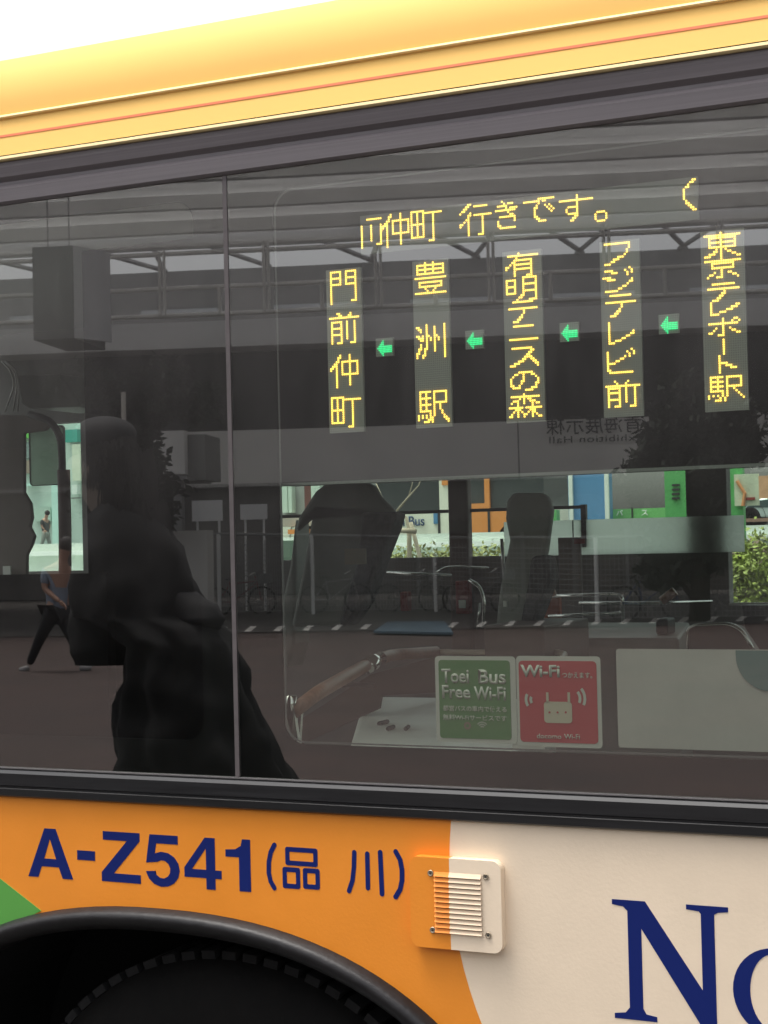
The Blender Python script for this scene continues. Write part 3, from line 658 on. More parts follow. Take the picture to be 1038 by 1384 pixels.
# translucent advert strip along the far window
m = bpy.data.materials.new('translucent_sheet'); m.use_nodes = True; n = m.node_tree; n.nodes.clear()
o_ = n.nodes.new('ShaderNodeOutputMaterial'); t_ = n.nodes.new('ShaderNodeBsdfTranslucent'); d_ = n.nodes.new('ShaderNodeBsdfDiffuse'); x_ = n.nodes.new('ShaderNodeMixShader')
t_.inputs[0].default_value = (.88, .92, .88, 1); d_.inputs[0].default_value = (.7, .73, .7, 1); x_.inputs[0].default_value = .12
n.links.new(t_.outputs[0], x_.inputs[1]); n.links.new(d_.outputs[0], x_.inputs[2]); n.links.new(x_.outputs[0], o_.inputs[0]); MATS['translucent_sheet'] = m
a, b = P(682, 749, 2.40), P(1005, 699, 2.40)
bm = bmesh.new(); bx(bm, (a.x, 2.40, P(840, 749, 2.40).z), (b.x, 2.404, P(840, 701, 2.40).z)); adv = bpart('advert_strip', bm, m)
for px in (712, 775): 
    x = P(px, 720, 2.40).x; bm = bmesh.new(); bx(bm, (x - .0015, 2.394, P(840, 749, 2.40).z), (x + .0015, 2.3995, P(840, 701, 2.40).z)); link('seam', bm, M_PLG, adv)

# ------------------------------------------------------------------ seats, rails, cabinets
def sheet_poly(name, pts, y, th, m, bevel=.012, par=bus, **kw):  # pts are places in the photograph, at depth y
    bm = bmesh.new(); prism(bm, [(P(px, py, y).x, P(px, py, y).z) for px, py in pts], y, y + th); return link(name, bm, m, par, bevel=bevel, **kw)
def seat(y, th, shell, pad, post=None, lab=None):
    s = sheet_poly('seat', shell, y, th, M_SEAT, label=lab)
    sheet_poly('backrest_pad', pad, y - .02, th + .04, M_SEATF, par=s); return s
seat(1.5, .03, [(440, 652), (488, 651), (505, 656), (513, 672), (534, 692), (524, 716), (508, 780), (492, 820), (470, 845), (392, 848), (408, 770), (420, 700), (398, 720), (402, 700), (425, 664)],
     [(487, 691), (536, 692), (530, 714), (512, 760), (494, 812), (470, 846), (456, 846), (478, 770), (486, 720)], lab='dark seat left of the pillar')
seat(1.2, .03, [(693, 666), (731, 666), (740, 672), (745, 690), (738, 745), (722, 800), (706, 850), (668, 856), (674, 800), (688, 730), (682, 700), (684, 676)],
     [(716, 752), (738, 750), (744, 780), (730, 820), (712, 866), (698, 866), (706, 820), (712, 790)], lab='dark seat right of the pillar')
sheet_poly('seat', [(388, 905), (370, 860), (392, 760), (398, 700), (400, 800), (398, 870)], 2.0, .1, M_SEAT)
def rail(name, pts, r, m, y=None, fil=.03, par=bus):
    q = [P(*p) for p in pts]; bm = bmesh.new(); tube(bm, round_path(q, fil), r, 12); return link(name, bm, m, par, smooth=True)
# wooden grip rail by the near window
r1 = rail('grip_rail', [(396, 962, .10), (430, 936, .16), (490, 902, .55), (505, 893, .75), (530, 885, .95), (590, 881, 1.1)], .0125, M_WOOD)
rail('rail_joint', [(497, 899.5, .60), (512, 890.5, .76)], .0165, M_CHR, par=r1)
rail('rail_end', [(393, 940, .10), (393, 962, .10), (396, 985, .11), (400, 1005, .12)], .010, M_CHR, par=r1)
rail('rail_end', [(407, 950, .13), (404, 965, .13), (402, 1005, .13)], .007, M_CHR, par=r1)
rail('grip_rail', [(590, 881, 1.1), (690, 882, 1.1), (752, 881, 1.08), (764, 884, .95), (752, 900, .7), (735, 950, .45), (725, 1010, .4)], .006, mat('lit_panel_edge', (.62, .52, .42), .3))  # lit top edge of the brown panel, its brightness painted pale
rail('grip_rail', [(440, 925, .5), (500, 926, .6), (560, 930, .9), (600, 931, 1.0)], .005, M_PLD)
sheet_poly('rail_panel', [(402, 975), (500, 912), (588, 888), (590, 936), (515, 940), (512, 958), (404, 1008)], .62, .01, mat('smoked_panel', (.07, .045, .038), .45), bevel=0)
# white cover over the front wheelhouse
zw = 1.262
q = [G(470, 1014, zw), G(696, 1018, zw), G(750, 945, zw), G(492, 941, zw)]
bm = bmesh.new(); hexa(bm, [p - Vector((0, 0, .3)) for p in q] + q); wh = bpart('wheelhouse_cover', bm, M_WHT, bevel=.01)
for px, py, l in ((512, 978, 12), (524, 985, 8), (548, 985, 4)):
    a = G(px, py, zw + .004); b = G(px + l, py - 3, zw + .004); bm = bmesh.new(); tube(bm, [a, b], .004, 6); link('clip', bm, M_PLD, wh)
bm = bmesh.new(); a = G(520, 1016, zw - .01); b = G(688, 1021, zw - .01); tube(bm, [a, b], .006, 6)
bpart('cover_edge', bm, M_CHR)
for (xa, xb) in ((520, 640), (655, 688), (712, 768), (835, 900), (905, 943), (995, 1060)):
    a, b = P(xa, 1016 + (xa - 520) * .03, .03), P(xb, 1016 + (xb - 520) * .03, .03); bm = bmesh.new(); bx(bm, (a.x, .022, a.z - .003), (b.x, .045, a.z + .003)); bpart('sill_clip', bm, mat('pale_clip', (.55, .60, .55), .5))
# grey cabinet with card reader, rounded bulkhead behind
zt_ = P(820, 862, 1.35).z
q = [G(722, 862, zt_), G(918, 862, zt_), G(932, 841, zt_), G(742, 841, zt_)]
bm = bmesh.new(); hexa(bm, [p - Vector((0, 0, .5)) for p in q] + q); cab = bpart('cabinet', bm, M_PLG, bevel=.008)
a = P(886, 858, 1.45); b = P(902, 836, 1.45); bm = bmesh.new(); bx(bm, (a.x, 1.45, a.z), (b.x, 1.52, b.z)); link('card_reader', bm, M_PLD, cab, bevel=.006)
sheet_poly('bulkhead_panel', [(928, 900), (928, 852), (936, 846), (985, 843), (1000, 848), (1024, 884), (1030, 905)], 1.3, .04, mat('bulkhead', (.06, .05, .045), .6), bevel=0)
rail('bulkhead_edge', [(930, 900, 1.28), (930, 850, 1.28), (940, 845, 1.28), (985, 843, 1.28), (1003, 852, 1.28), (1026, 892, 1.28)], .0045, M_CHR, fil=.05)
sheet_poly('dark_bulkhead', [(1003, 818), (1060, 818), (1060, 905), (1022, 905), (1010, 870)], 1.9, .05, M_PLD, bevel=0)
# chrome rails further in
rail('hand_rail', [(742, 806, 1.7), (830, 803, 1.7), (841, 806, 1.7), (842, 842, 1.7)], .0045, M_CHR)
rail('hand_rail', [(741, 833, 1.7), (842, 828, 1.7)], .004, M_CHR)
g = rail('hand_rail', [(783, 815, 1.75), (886, 815, 1.75), (962, 813, 1.9)], .004, M_CHR)
rail('wooden_grip', [(895, 812, 1.72), (912, 799, 1.72)], .012, M_WOOD, par=g)
rail('wooden_grip', [(722, 809, 1.4), (750, 800, 1.4)], .009, M_WOOD)
rail('hand_rail', [(523, 774, 1.95), (610, 778, 1.95)], .0045, M_CHR)
rail('hand_rail', [(590, 774, 2.1), (602, 767, 2.1), (622, 766, 2.1), (660, 768, 2.1)], .004, M_CHR)
rail('hand_rail', [(634, 784, 1.9), (648, 792, 1.9), (655, 812, 1.9), (653, 850, 1.9)], .005, M_CHR, fil=.05)
rail('hand_rail', [(649, 815, 1.95), (645, 850, 1.95)], .003, M_CHR)
rail('hand_rail', [(678, 728, 1.3), (682, 790, 1.3)], .004, M_STL)
# stop button boxes and small cards
def small(name, px0, py0, px1, py1, y, m, th=.03, bev=.004, par=bus):
    a, b = P(px0, py1, y), P(px1, py0, y); bm = bmesh.new(); bx(bm, (a.x, y, a.z), (b.x, y + th, b.z)); return link(name, bm, m, par, bevel=bev)
sb = small('stop_button', 616, 785, 633, 830, 2.33, M_RED); small('label_card', 620, 811, 628, 822, 2.32, M_WHT, .008, 0, sb)
small('stop_button', 541, 800, 551, 826, 2.30, M_RED)
small('label_card', 466, 741, 494, 763, 1.3, mat('card', (.42, .38, .30), .7), .004, 0)
small('label_card', 680, 812, 684, 820, 1.18, M_WHT, .008, 0)
small('fare_sign', 776, 728, 790, 735, 2.20, M_RED, .004, 0); small('notice_panel', 757, 726, 784, 838, 2.21, mat('notice', (.24, .22, .20), .6), .01, 0)
small('luggage_box', 655, 845, 735, 900, 1.0, M_PILL, .3)
small('orange_handle', 697, 858, 712, 864, 1.1, mat('orange_plastic', (.45, .10, .04), .5), .02)
small('orange_handle', 735, 806, 756, 842, 1.9, mat('orange_plastic', (.45, .10, .04), .5), .02)
# cab at left: broad pillar, curved hand pole, overhead box
sheet_poly('cab_pillar', [(-30, 560), (60, 562), (72, 570), (60, 582), (32, 586), (32, 665), (41, 680), (43, 700), (40, 712), (46, 724), (42, 738), (36, 750), (34, 860), (36, 1000), (-30, 1000)], 1.9, .015, mat('cab_pillar_paint', (.20, .175, .155), .6, noise=.06), bevel=.01)
rail('hand_pole', [(40, 560, 1.7), (68, 568, 1.7), (82, 590, 1.7), (84, 620, 1.7), (84, 640, 1.7)], .011, M_PLD, fil=.12)
rail('hand_pole', [(86, 635, 1.68), (88, 720, 1.68), (88, 900, 1.68)], .019, mat('pole_sleeve', (.07, .028, .022), .5))
sheet_poly('overhead_box', [(22, 508), (80, 505), (108, 545), (106, 550), (38, 552), (28, 545)], 1.6, .25, mat('overhead_grey', (.17, .19, .17), .5), bevel=.01)
for dx in (0, 12, 19): rail('cable', [(2 + dx * .3, 488, 1.5), (14 + dx * .4, 500, 1.5), (20 + dx * .3, 520, 1.5), (5 + dx * .9 + 2, 556, 1.5)], .0025, M_STL, fil=.06)
# rounded door window card
M_DW = mat('door_window_film', (.62, .76, .66), .4)
small('price_card', 4, 765, 14, 780, 1.88, M_WHT, .006, 0)

# ================================================================== BEYOND THE BUS (seen through it)
def vslab(name, px0, py0, px1, py1, y, m, th=.2, par=None, **kw):
    a, b = P(px0, py1, y), P(px1, py0, y); bm = bmesh.new(); bx(bm, (a.x, y, a.z), (b.x, y + th, b.z)); return link(name, bm, m, par, **kw)
# raised road behind a low pale wall
yw = 16.0
zt2 = P(560, 722, yw).z; zb2 = P(560, 760, yw).z
bm = bmesh.new(); bx(bm, (-60, yw, .0), (40, yw + .3, zt2)); wl = link('retaining_wall', bm, mat('pale_concrete', (.62, .68, .62), .75, noise=.1, nscale=2), label='long pale concrete wall below the raised road, seen through the bus', cat='wall')
bm = bmesh.new(); bx(bm, (-60, yw - .10, zt2 - .16), (40, yw - .0, zt2 - .10)); link('wall_rail', bm, mat('rail_white', (.85, .87, .85), .4), wl)
bm = bmesh.new(); bx(bm, (-90, yw + .3, .02), (60, 90, zt2 - .02)); link('raised_road', bm, mat('pale_asphalt', (.18, .19, .18), .85, noise=.15), kind='structure')
def leaves(name, pts, size, m, n, spread, par=None, flat=1.0, **kw):
    bm = bmesh.new(); rnd = random.Random(len(name) * 31 + n)
    for i in range(n):
        c = rnd.choice(pts); c = Vector(c[:3]) + Vector((rnd.gauss(0, 1), rnd.gauss(0, 1), rnd.gauss(0, 1) * flat)) * spread * .5
        a = Vector((rnd.uniform(-1, 1), rnd.uniform(-1, 1), rnd.uniform(-1, 1))).normalized(); b = a.orthogonal().normalized(); s = size * rnd.uniform(.6, 1.3)
        q = [c - a * s, c + b * s * .45, c + a * s, c - b * s * .45]; v = [bm.verts.new(p) for p in q]; bm.faces.new(v[:3]); bm.faces.new((v[0], v[2], v[3]))
    return link(name, bm, m, par, **kw)
M_LF1 = mat('hedge_leaf', (.30, .32, .10), .6, noise=.5, nscale=2); M_LF2 = mat('hedge_dry', (.20, .15, .10), .8, noise=.3, nscale=3)
yh = 12.0
hb = []
for k in range(150):
    px = 380 + k * 5; p = P(px, 761 - random.random() * 8, yh); hb.append(p); hb.append(p - Vector((0, 0, .25)))
leaves('hedge', hb, .026, M_LF1, 15000, .12, kind='stuff', label='low leafy hedge before the pale wall', cat=None)
sh = thing('shrub', (P(1010, 815, 9).x, 9, 0), 'yellow green shrub behind the rear window at the right edge', 'shrub')
pts = [P(random.uniform(980, 1060), random.uniform(752, 815), 9 + random.random() * .5) for _ in range(50)]
leaves('foliage', pts, .022, mat('shrub_leaf', (.24, .30, .05), .6, noise=.5, nscale=4), 9000, .16, sh)
leaves('dry_twigs', [P(random.uniform(1000, 1045), random.uniform(755, 790), 9.2) for _ in range(20)], .03, M_LF2, 900, .16, sh)
bm = bmesh.new(); tube(bm, [(sh.location.x, 9.2, 0), (sh.location.x, 9.2, 1.2)], [.03, .02], 6); link('stem', bm, M_LF2, sh)
# second bus across the road
yb = 24
M_C2 = mat('far_bus_cream', (.85, .86, .72), .5); M_O2 = mat('far_bus_orange', (.80, .30, .07), .5)
fb = thing('far_bus', (P(600, 722, yb).x, yb + 1.2, zt2), 'cream and orange bus with lettering, parked beyond the pillar', 'bus')
zbt, ztp = P(600, 723, yb).z, P(600, 560, yb).z; zwin = P(560, 692, yb).z
xa, xb = P(380, 700, yb).x, P(735, 700, yb).x
bm = bmesh.new(); bx(bm, (xa, yb, zbt), (xb, yb + 2.4, zwin)); link('body', bm, M_C2, fb, bevel=.03)
bm = bmesh.new(); bx(bm, (xa, yb + .03, zwin), (xb, yb + 2.37, ztp)); link('window_band', bm, mat('far_bus_glass', (.05, .06, .06), .15, coat=.5), fb)
bm = bmesh.new(); bx(bm, (xa, yb, ztp), (xb, yb + 2.4, ztp + .25)); link('roof', bm, M_O2, fb)
small('front_post', 595, 600, 606, 722, yb - .02, M_C2, .1, .0, fb)
small('orange_panel', 636, 680, 660, 720, yb - .03, M_O2, .05, 0, fb); small('orange_post', 656, 600, 659.5, 720, yb - .04, M_O2, .05, 0, fb)
small('orange_panel', 662, 690, 690, 722, yb - .03, M_O2, .05, 0, fb); small('orange_panel', 597, 600, 606, 656, yb - .05, M_O2, .04, 0, fb)
small('panel_gap', 592, 690, 594.5, 721, yb - .03, M_PLD, .04, 0, fb); small('panel_gap', 659.5, 690, 661.5, 721, yb - .05, M_PLD, .04, 0, fb)
small('blue_symbol', 586, 690, 592, 708, yb - .03, mat('far_blue', (.08, .25, .45), .5), .03, 0, fb)
a = P(534, 712, yb); b = P(575, 712, yb)
text_mesh('lettering', 'en Bus', mat('far_navy', (.03, .07, .16), .5), fb, a.x, P(555, 711, yb).z, 14 / 2240 * 27.5, y=yb - .03, width=b.x - a.x, bold=.015, ext=.01)
for px in (420, 500, 690):
    c = P(px, 723, yb); bm = bmesh.new(); ring_lathe(bm, [(.42, yb - .02), (.42, yb + .2), (.2, yb - .03), (.001, yb - .03)], c.x, c.z - .02, 24); link('wheel', bm, M_TYR, fb)
# blue and green stands, map board, car
bl = vslab('blue_sign_board', 770, 600, 821, 742, 13.6, mat('sign_blue', (.10, .28, .52), .5, noise=.03), .12, label='tall plain blue board with white edge strips, left of the green boards', cat='sign')
for px in (770.5, 819): small('edge_strip', px, 600, px + 1.5, 742, 13.57, M_WHT, .03, 0, bl)
gp_ = vslab('green_sign_pillar', 901, 590, 927, 760, 13.2, mat('sign_green', (.10, .42, .12), .5, noise=.04), .25, label='tall green pillar sign with four dark bars, between tree shadows', cat='sign')
for k in range(4): small('printed_bar', 908, 654 + k * 6, 918, 657 + k * 6, 13.18, M_PLD, .02, 0, gp_)
gs = vslab('green_bus_stop_sign', 821, 686, 902, 745, 13.8, mat('sign_green_pale', (.22, .60, .20), .5), .1, label='low pale green sign band with white letters, beside the blue board', cat='sign')
for s_, px in (('バ', 832), ('ス', 866)):
    a, b = P(px, 697, 13.75), P(px + 9, 697, 13.75); text_mesh('letter', s_, M_WHT, gs, a.x, a.z, 8 / 2240 * 15.5, y=13.78, width=b.x - a.x, bold=.02, ext=.01)
small('sign_joint', 853.5, 686, 854.5, 700, 13.78, M_PLD, .03, 0, gs)
vslab('green_post', 738, 689, 752, 745, 13.5, mat('sign_green2', (.12, .45, .14), .5), .1, label='short green post left of the blue board', cat='post')
mb = thing('map_board', (P(1000, 690, 14.5).x, 14.5, 0), 'route map board with green frame at the right edge', 'sign')
small('frame', 984, 630, 1003, 742, 14.52, MATS['sign_green'], .1, 0, mb); small('map_sheet', 993, 640, 1025, 684, 14.48, mat('map_paper', (.62, .66, .50), .6, noise=.25, nscale=6), .03, 0, mb)
small('map_stripe', 1008, 672, 1020, 676, 14.46, M_RED, .02, 0, mb); small('notice_sheet', 1026, 642, 1060, 674, 14.48, mat('notice_orange', (.75, .42, .24), .6, noise=.2, nscale=9), .03, 0, mb)
rt_ = P(996, 650, 14.46); rb_ = P(1004, 684, 14.46); bm = bmesh.new(); tube(bm, [rt_, (rt_ + rb_) / 2 + Vector((.05, 0, 0)), rb_], .02, 6); link('map_route', bm, mat('map_orange', (.7, .3, .12), .6), mb)
yc_ = 30; car = thing('silver_car', (P(1045, 700, yc_).x, yc_ + .9, zt2), 'silver car on the raised road at the right edge', 'car')
pr = [(1000, 699), (1001, 690), (1006, 686), (1016, 676), (1040, 672), (1070, 673), (1090, 684), (1100, 690), (1100, 700)]
bm = bmesh.new(); prism(bm, [(P(x, y, yc_).x, P(x, y, yc_).z) for x, y in pr], yc_, yc_ + 1.7); link('body', bm, mat('car_silver', (.62, .72, .70), .3, metal=.3, coat=.5), car, bevel=.05)
bm = bmesh.new(); prism(bm, [(P(x, y, yc_).x, P(x, y, yc_).z) for x, y in [(1009, 686), (1018, 678), (1038, 675), (1066, 676), (1080, 686)]], yc_ - .01, yc_ + .02); link('side_glass', bm, mat('car_glass', (.06, .1, .1), .1), car)
for px in (1014, 1080):
    c = P(px, 699, yc_); bm = bmesh.new(); ring_lathe(bm, [(.3, yc_ - .03), (.3, yc_ + .2), (.18, yc_ - .04), (.001, yc_ - .04)], c.x, c.z, 20); link('wheel', bm, M_TYR, car)
vslab('kerb_planter', 990, 699, 1070, 706, 22, mat('brown_kerb', (.28, .17, .13), .8), .5, label='low brown kerb under the silver car', cat='kerb')
# bare sapling with stake
sap = thing('bare_sapling', (P(553, 760, 9.5).x, 9.5, 0), 'bare staked sapling in front of the cream bus', 'tree')
M_BARK = mat('pale_bark', (.42, .36, .27), .8, noise=.2)
def tb(name, pts, y, r, par, m=M_BARK): 
    bm = bmesh.new(); tube(bm, [P(a, b, y) for a, b in pts], r, 8); link(name, bm, m, par, smooth=True)
b0 = G(556, 760, 0)
tb('trunk', [(556, 1200), (553, 715), (549, 700), (535, 690)], 9.5, [.03, .02, .012, .008], sap)
tb('branch', [(535, 692), (552, 672), (566, 656), (572, 640)], 9.5, [.010, .008, .005, .003], sap); tb('branch', [(552, 672), (557, 655), (558, 645)], 9.5, [.006, .004, .003], sap)
tb('branch', [(535, 692), (518, 676), (508, 652)], 9.5, [.008, .006, .003], sap)
tb('stake', [(555, 706), (572, 770), (600, 1000)], 9.4, .018, sap); tb('stake_rail', [(528, 716), (562, 718)], 9.35, .02, sap)
# pale building parts on the left beyond the far window
lb = thing('pale_kiosk', (P(430, 700, 20).x, 20, 0), 'pale kiosk with brown doors behind the left seat', 'kiosk')
small('wall', 378, 640, 470, 700, 20.2, mat('kiosk_wall', (.36, .38, .36), .7), 1.0, 0, lb)
small('door', 412, 652, 420, 694, 20.1, mat('kiosk_brown', (.14, .05, .04), .6), .12, 0, lb)
for x0, x1 in ((379, 388), (390, 394), (421, 432)): small('panel', x0, 655, x1, 693, 20.05, mat('kiosk_panel', (.60, .72, .62), .6), .12, 0, lb)
small('counter', 378, 694, 452, 712, 19.9, mat('kiosk_counter', (.42, .38, .32), .6), .5, 0, lb)
small('counter_goods', 389, 715, 412, 722, 19.8, M_O2, .3, 0, lb)
gw = vslab('green_screen_panel', 380, 730, 412, 860, 6.0, mat('green_grey', (.12, .20, .14), .6, noise=.05), .05, label='grey green screen panel outside, left of the seat', cat='screen')
# the bright forecourt beyond the door
yk = 22
bw = thing('shop_front', (P(60, 700, yk).x, yk, 0), 'pale shop front seen through the far door', 'building')
small('wall', -200, 560, 262, 742, yk + .2, mat('shop_wall', (.55, .68, .62), .7, noise=.1, nscale=1), .4, 0, bw)
small('green_fascia', -10, 582, 46, 595, yk + .05, mat('shop_green', (.15, .60, .10), .5), .12, 0, bw); small('teal_panel', 86, 580, 104, 598, yk + .05, mat('shop_teal', (.03, .38, .30), .5), .12, 0, bw)
small('door_post', 71, 655, 79, 742, yk + .05, mat('shop_post', (.60, .90, .82), .5), .1, 0, bw)
small('window', 30, 597, 44, 620, yk + .08, mat('shop_glass', (.25, .33, .32), .2), .1, 0, bw); small('window', 30, 622, 42, 640, yk + .08, mat('shop_brown', (.35, .28, .22), .4), .1, 0, bw)
small('shelf', 30, 653, 46, 657, yk + .04, mat('shop_post', (.6, .9, .82), .5), .1, 0, bw)
small('window', 43, 686, 68, 705, yk + .06, mat('shop_pane', (.50, .66, .58), .3), .1, 0, bw)
small('window', 98, 600, 108, 650, yk + .06, mat('shop_pale', (.72, .82, .66), .5), .1, 0, bw)
small('window', 97, 655, 104, 668, yk + .05, mat('shop_white', (.85, .95, .9), .5), .1, 0, bw)
small('frame_bar', 95, 672, 106, 674, yk + .04, M_PLG, .1, 0, bw)
# rounded white door blade
dwp = []
bm = bmesh.new(); a, b = P(43, 656, 2.46), P(77, 576, 2.46)
prism(bm, rrect(a.x, b.x + .03, a.z, b.z, .014), 2.455, 2.462); db = bpart('door_window', bm, M_DW, bevel=0)
bm = bmesh.new(); prism(bm, rrect(a.x - .003, b.x + .033, a.z - .003, b.z + .003, .016), 2.452, 2.4625, [list(reversed(rrect(a.x, b.x + .03, a.z, b.z, .014)))]); link('window_seal', bm, M_PLD, db)
# bright paving outside the door
bm = bmesh.new(); bm.faces.new([bm.verts.new(p) for p in ((-30, 5, .03), (-7, 5, .03), (-7, 21.9, .03), (-30, 21.9, .03))]); link('pavement', bm, mat('pale_paving', (.55, .62, .58), .8, noise=.15, nscale=3), kind='structure')

M_SKIN = mat('skin_tone', (.42, .24, .17), .5); M_DK = mat('dark_cloth', (.012, .012, .014), .85, noise=.3, nscale=30); M_HAIR = mat('dark_hair', (.012, .009, .008), .6, noise=.4, nscale=60, stretch=(6, 6, 1))
M_SHOE = mat('grey_shoe', (.30, .29, .29), .7); M_SHIRT = mat('slate_shirt', (.22, .26, .33), .85, noise=.15, nscale=12)
# ------------------------------------------------------------------ people
def person(root, J, cloth_top, cloth_leg, skin_m, shoe, R=1.0, hair=M_HAIR):
    """J: dictionary of joint positions"""
    names = ['pelvis', 'waist', 'chest', 'neck', 'head0', 'head1', 'lsh', 'lel', 'lwr', 'rsh', 'rel', 'rwr', 'lhip', 'lkn', 'lan', 'rhip', 'rkn', 'ran']
    ix = {n: i for i, n in enumerate(names)}
    E_ = [('pelvis', 'waist'), ('waist', 'chest'), ('chest', 'neck'), ('neck', 'head0'), ('head0', 'head1'), ('chest', 'lsh'), ('lsh', 'lel'), ('lel', 'lwr'), ('chest', 'rsh'), ('rsh', 'rel'), ('rel', 'rwr'), ('pelvis', 'lhip'), ('lhip', 'lkn'), ('lkn', 'lan'), ('pelvis', 'rhip'), ('rhip', 'rkn'), ('rkn', 'ran')]
    rr = dict(pelvis=.13, waist=.12, chest=.145, neck=.055, head0=.085, head1=.085, lsh=.07, lel=.045, lwr=.03, rsh=.07, rel=.045, rwr=.03, lhip=.10, lkn=.065, lan=.045, rhip=.10, rkn=.065, ran=.045)
    body = skin('body', [J[n] for n in names], [(ix[a], ix[b]) for a, b in E_], [rr[n] * R for n in names], skin_m, root)
    def sub(nm, lst, m, k):
        ii = {n: i for i, n in enumerate(lst)}
        skin(nm, [J[n] for n in lst], [(ii[a], ii[b]) for a, b in E_ if a in ii and b in ii], [rr[n] * R * k for n in lst], m, root)
    sub('trousers', ['pelvis', 'lhip', 'lkn', 'lan', 'rhip', 'rkn', 'ran'], cloth_leg, 1.22)
    Jm = dict(J); Jm['lel2'] = J['lsh'].lerp(J['lel'], .8); Jm['rel2'] = J['rsh'].lerp(J['rel'], .8)
    lst = ['waist', 'pelvis', 'chest', 'lsh', 'rsh', 'lel2', 'rel2']; rr2 = dict(rr, lel2=.055, rel2=.055)
    ed = [(0, 1), (0, 2), (2, 3), (2, 4), (3, 5), (4, 6)]
    skin('shirt', [Jm[n] for n in lst], ed, [rr2[n] * R * 1.2 for n in lst], cloth_top, root)
    # hair, hands, shoes
    h = (J['head0'] + J['head1']) / 2
    bm = bmesh.new(); bmesh.ops.create_icosphere(bm, subdivisions=3, radius=.108 * R); bmesh.ops.translate(bm, verts=bm.verts, vec=h + Vector((.015, .0, .04)))
    for v_ in bm.verts: v_.co += Vector((random.uniform(-1, 1), random.uniform(-1, 1), random.uniform(-1, 1))) * .004
    link('hair', bm, hair, root, smooth=True)
    for s_ in ('l', 'r'):
        w_ = J[s_ + 'wr']; d = (w_ - J[s_ + 'el']).normalized(); side = d.orthogonal().normalized()
        V = [w_, w_ + d * .05 * R, w_ + d * .09 * R]; ed = [(0, 1), (1, 2)]; rad_ = [.026, .034, .03]
        for k in range(4):
            b_ = w_ + d * .09 * R + side * (k - 1.5) * .018 * R; V += [b_, b_ + d * .035 * R, b_ + d * (.06 + .008 * (1.5 - abs(k - 1.5))) * R + side.cross(d) * .02]; j = 3 + k * 3; ed += [(2, j), (j, j + 1), (j + 1, j + 2)]; rad_ += [.011, .009, .007]
        b_ = w_ + d * .03 + side * .03; V += [b_, b_ + d * .04 + side * .02]; ed += [(1, len(V) - 2), (len(V) - 2, len(V) - 1)]; rad_ += [.012, .009]
        skin('hand', V, ed, [x * R for x in rad_], skin_m, root, sub=1)
        a_ = J[s_ + 'an']; f = J[s_ + 'toe']
        skin('shoe', [a_ - Vector((0, 0, .03)), a_.lerp(f, .5) - Vector((0, 0, .03)), f], [(0, 1), (1, 2)], [.05 * R, .047 * R, .036 * R], shoe, root, sub=2)

# walker seen mirrored at the left
gy = G(80, 909, 0); yv = gy.y
pw = thing('person', (0, 0, 0), 'person walking past in a slate t-shirt, dark trousers and grey sneakers', 'person', None)
pw.location = mir(gy)
bpy.context.view_layer.update()
def WJ(px, py, dy=0): return RP(px, py, yv + dy)
Jw = dict(pelvis=WJ(76, 822), waist=WJ(76, 805), chest=WJ(80, 775), neck=WJ(85, 755), head0=WJ(88, 745), head1=WJ(89, 733), lsh=WJ(62, 772, -.12), lel=WJ(60, 795, -.15), lwr=WJ(80, 812, -.15),
          rsh=WJ(92, 770, .12), rel=WJ(95, 797, .15), rwr=WJ(90, 818, .12), lhip=WJ(70, 827, -.08), lkn=WJ(52, 865, -.08), lan=WJ(38, 899, -.08), rhip=WJ(82, 827, .08), rkn=WJ(100, 868, .08), ran=WJ(108, 899, .08),
          ltoe=WJ(25, 905, -.08), rtoe=WJ(124, 902, .08))
person(pw, Jw, M_SHIRT, M_DK, M_SKIN, M_SHOE, .95)
# small pedestrian beyond the door
yp = 21; fp = thing('person', P(60, 735, yp), 'tiny dark-jacketed person walking outside, seen through the far door', 'person')
bpy.context.view_layer.update()
def PJ(px, py, dy=0): return P(px, py, yp + dy)
Jp = dict(pelvis=PJ(62, 721), waist=PJ(61, 716), chest=PJ(60, 706), neck=PJ(62, 700), head0=PJ(63, 698), head1=PJ(63, 694.5), lsh=PJ(57, 704, -.1), lel=PJ(56, 711, -.1), lwr=PJ(60, 716, -.1), rsh=PJ(65, 704, .1), rel=PJ(67, 711, .1), rwr=PJ(66, 716, .1),
          lhip=PJ(60, 722, -.07), lkn=PJ(58, 731, -.07), lan=PJ(54, 741, -.07), rhip=PJ(64, 722, .07), rkn=PJ(66, 731, .07), ran=PJ(68, 741, .07), ltoe=PJ(51, 743, -.07), rtoe=PJ(71, 743, .07))
person(fp, Jp, mat('charcoal_jacket', (.06, .07, .07), .8), mat('khaki', (.3, .33, .3), .8), M_SKIN, M_DK, .42)

# the figure in cap and cloak, mirrored large at the left
YC = 2.55
fc = thing('person', RP(230, 1700, YC) * 1, 'person standing beside the photographer in a cap and a wide black cloak', 'person')
bpy.context.view_layer.update()
def C(px, py, dy=0): return RP(px, py, YC + dy)
def cscale(): return (C(200, 700) - C(201, 700)).length
k_ = cscale()
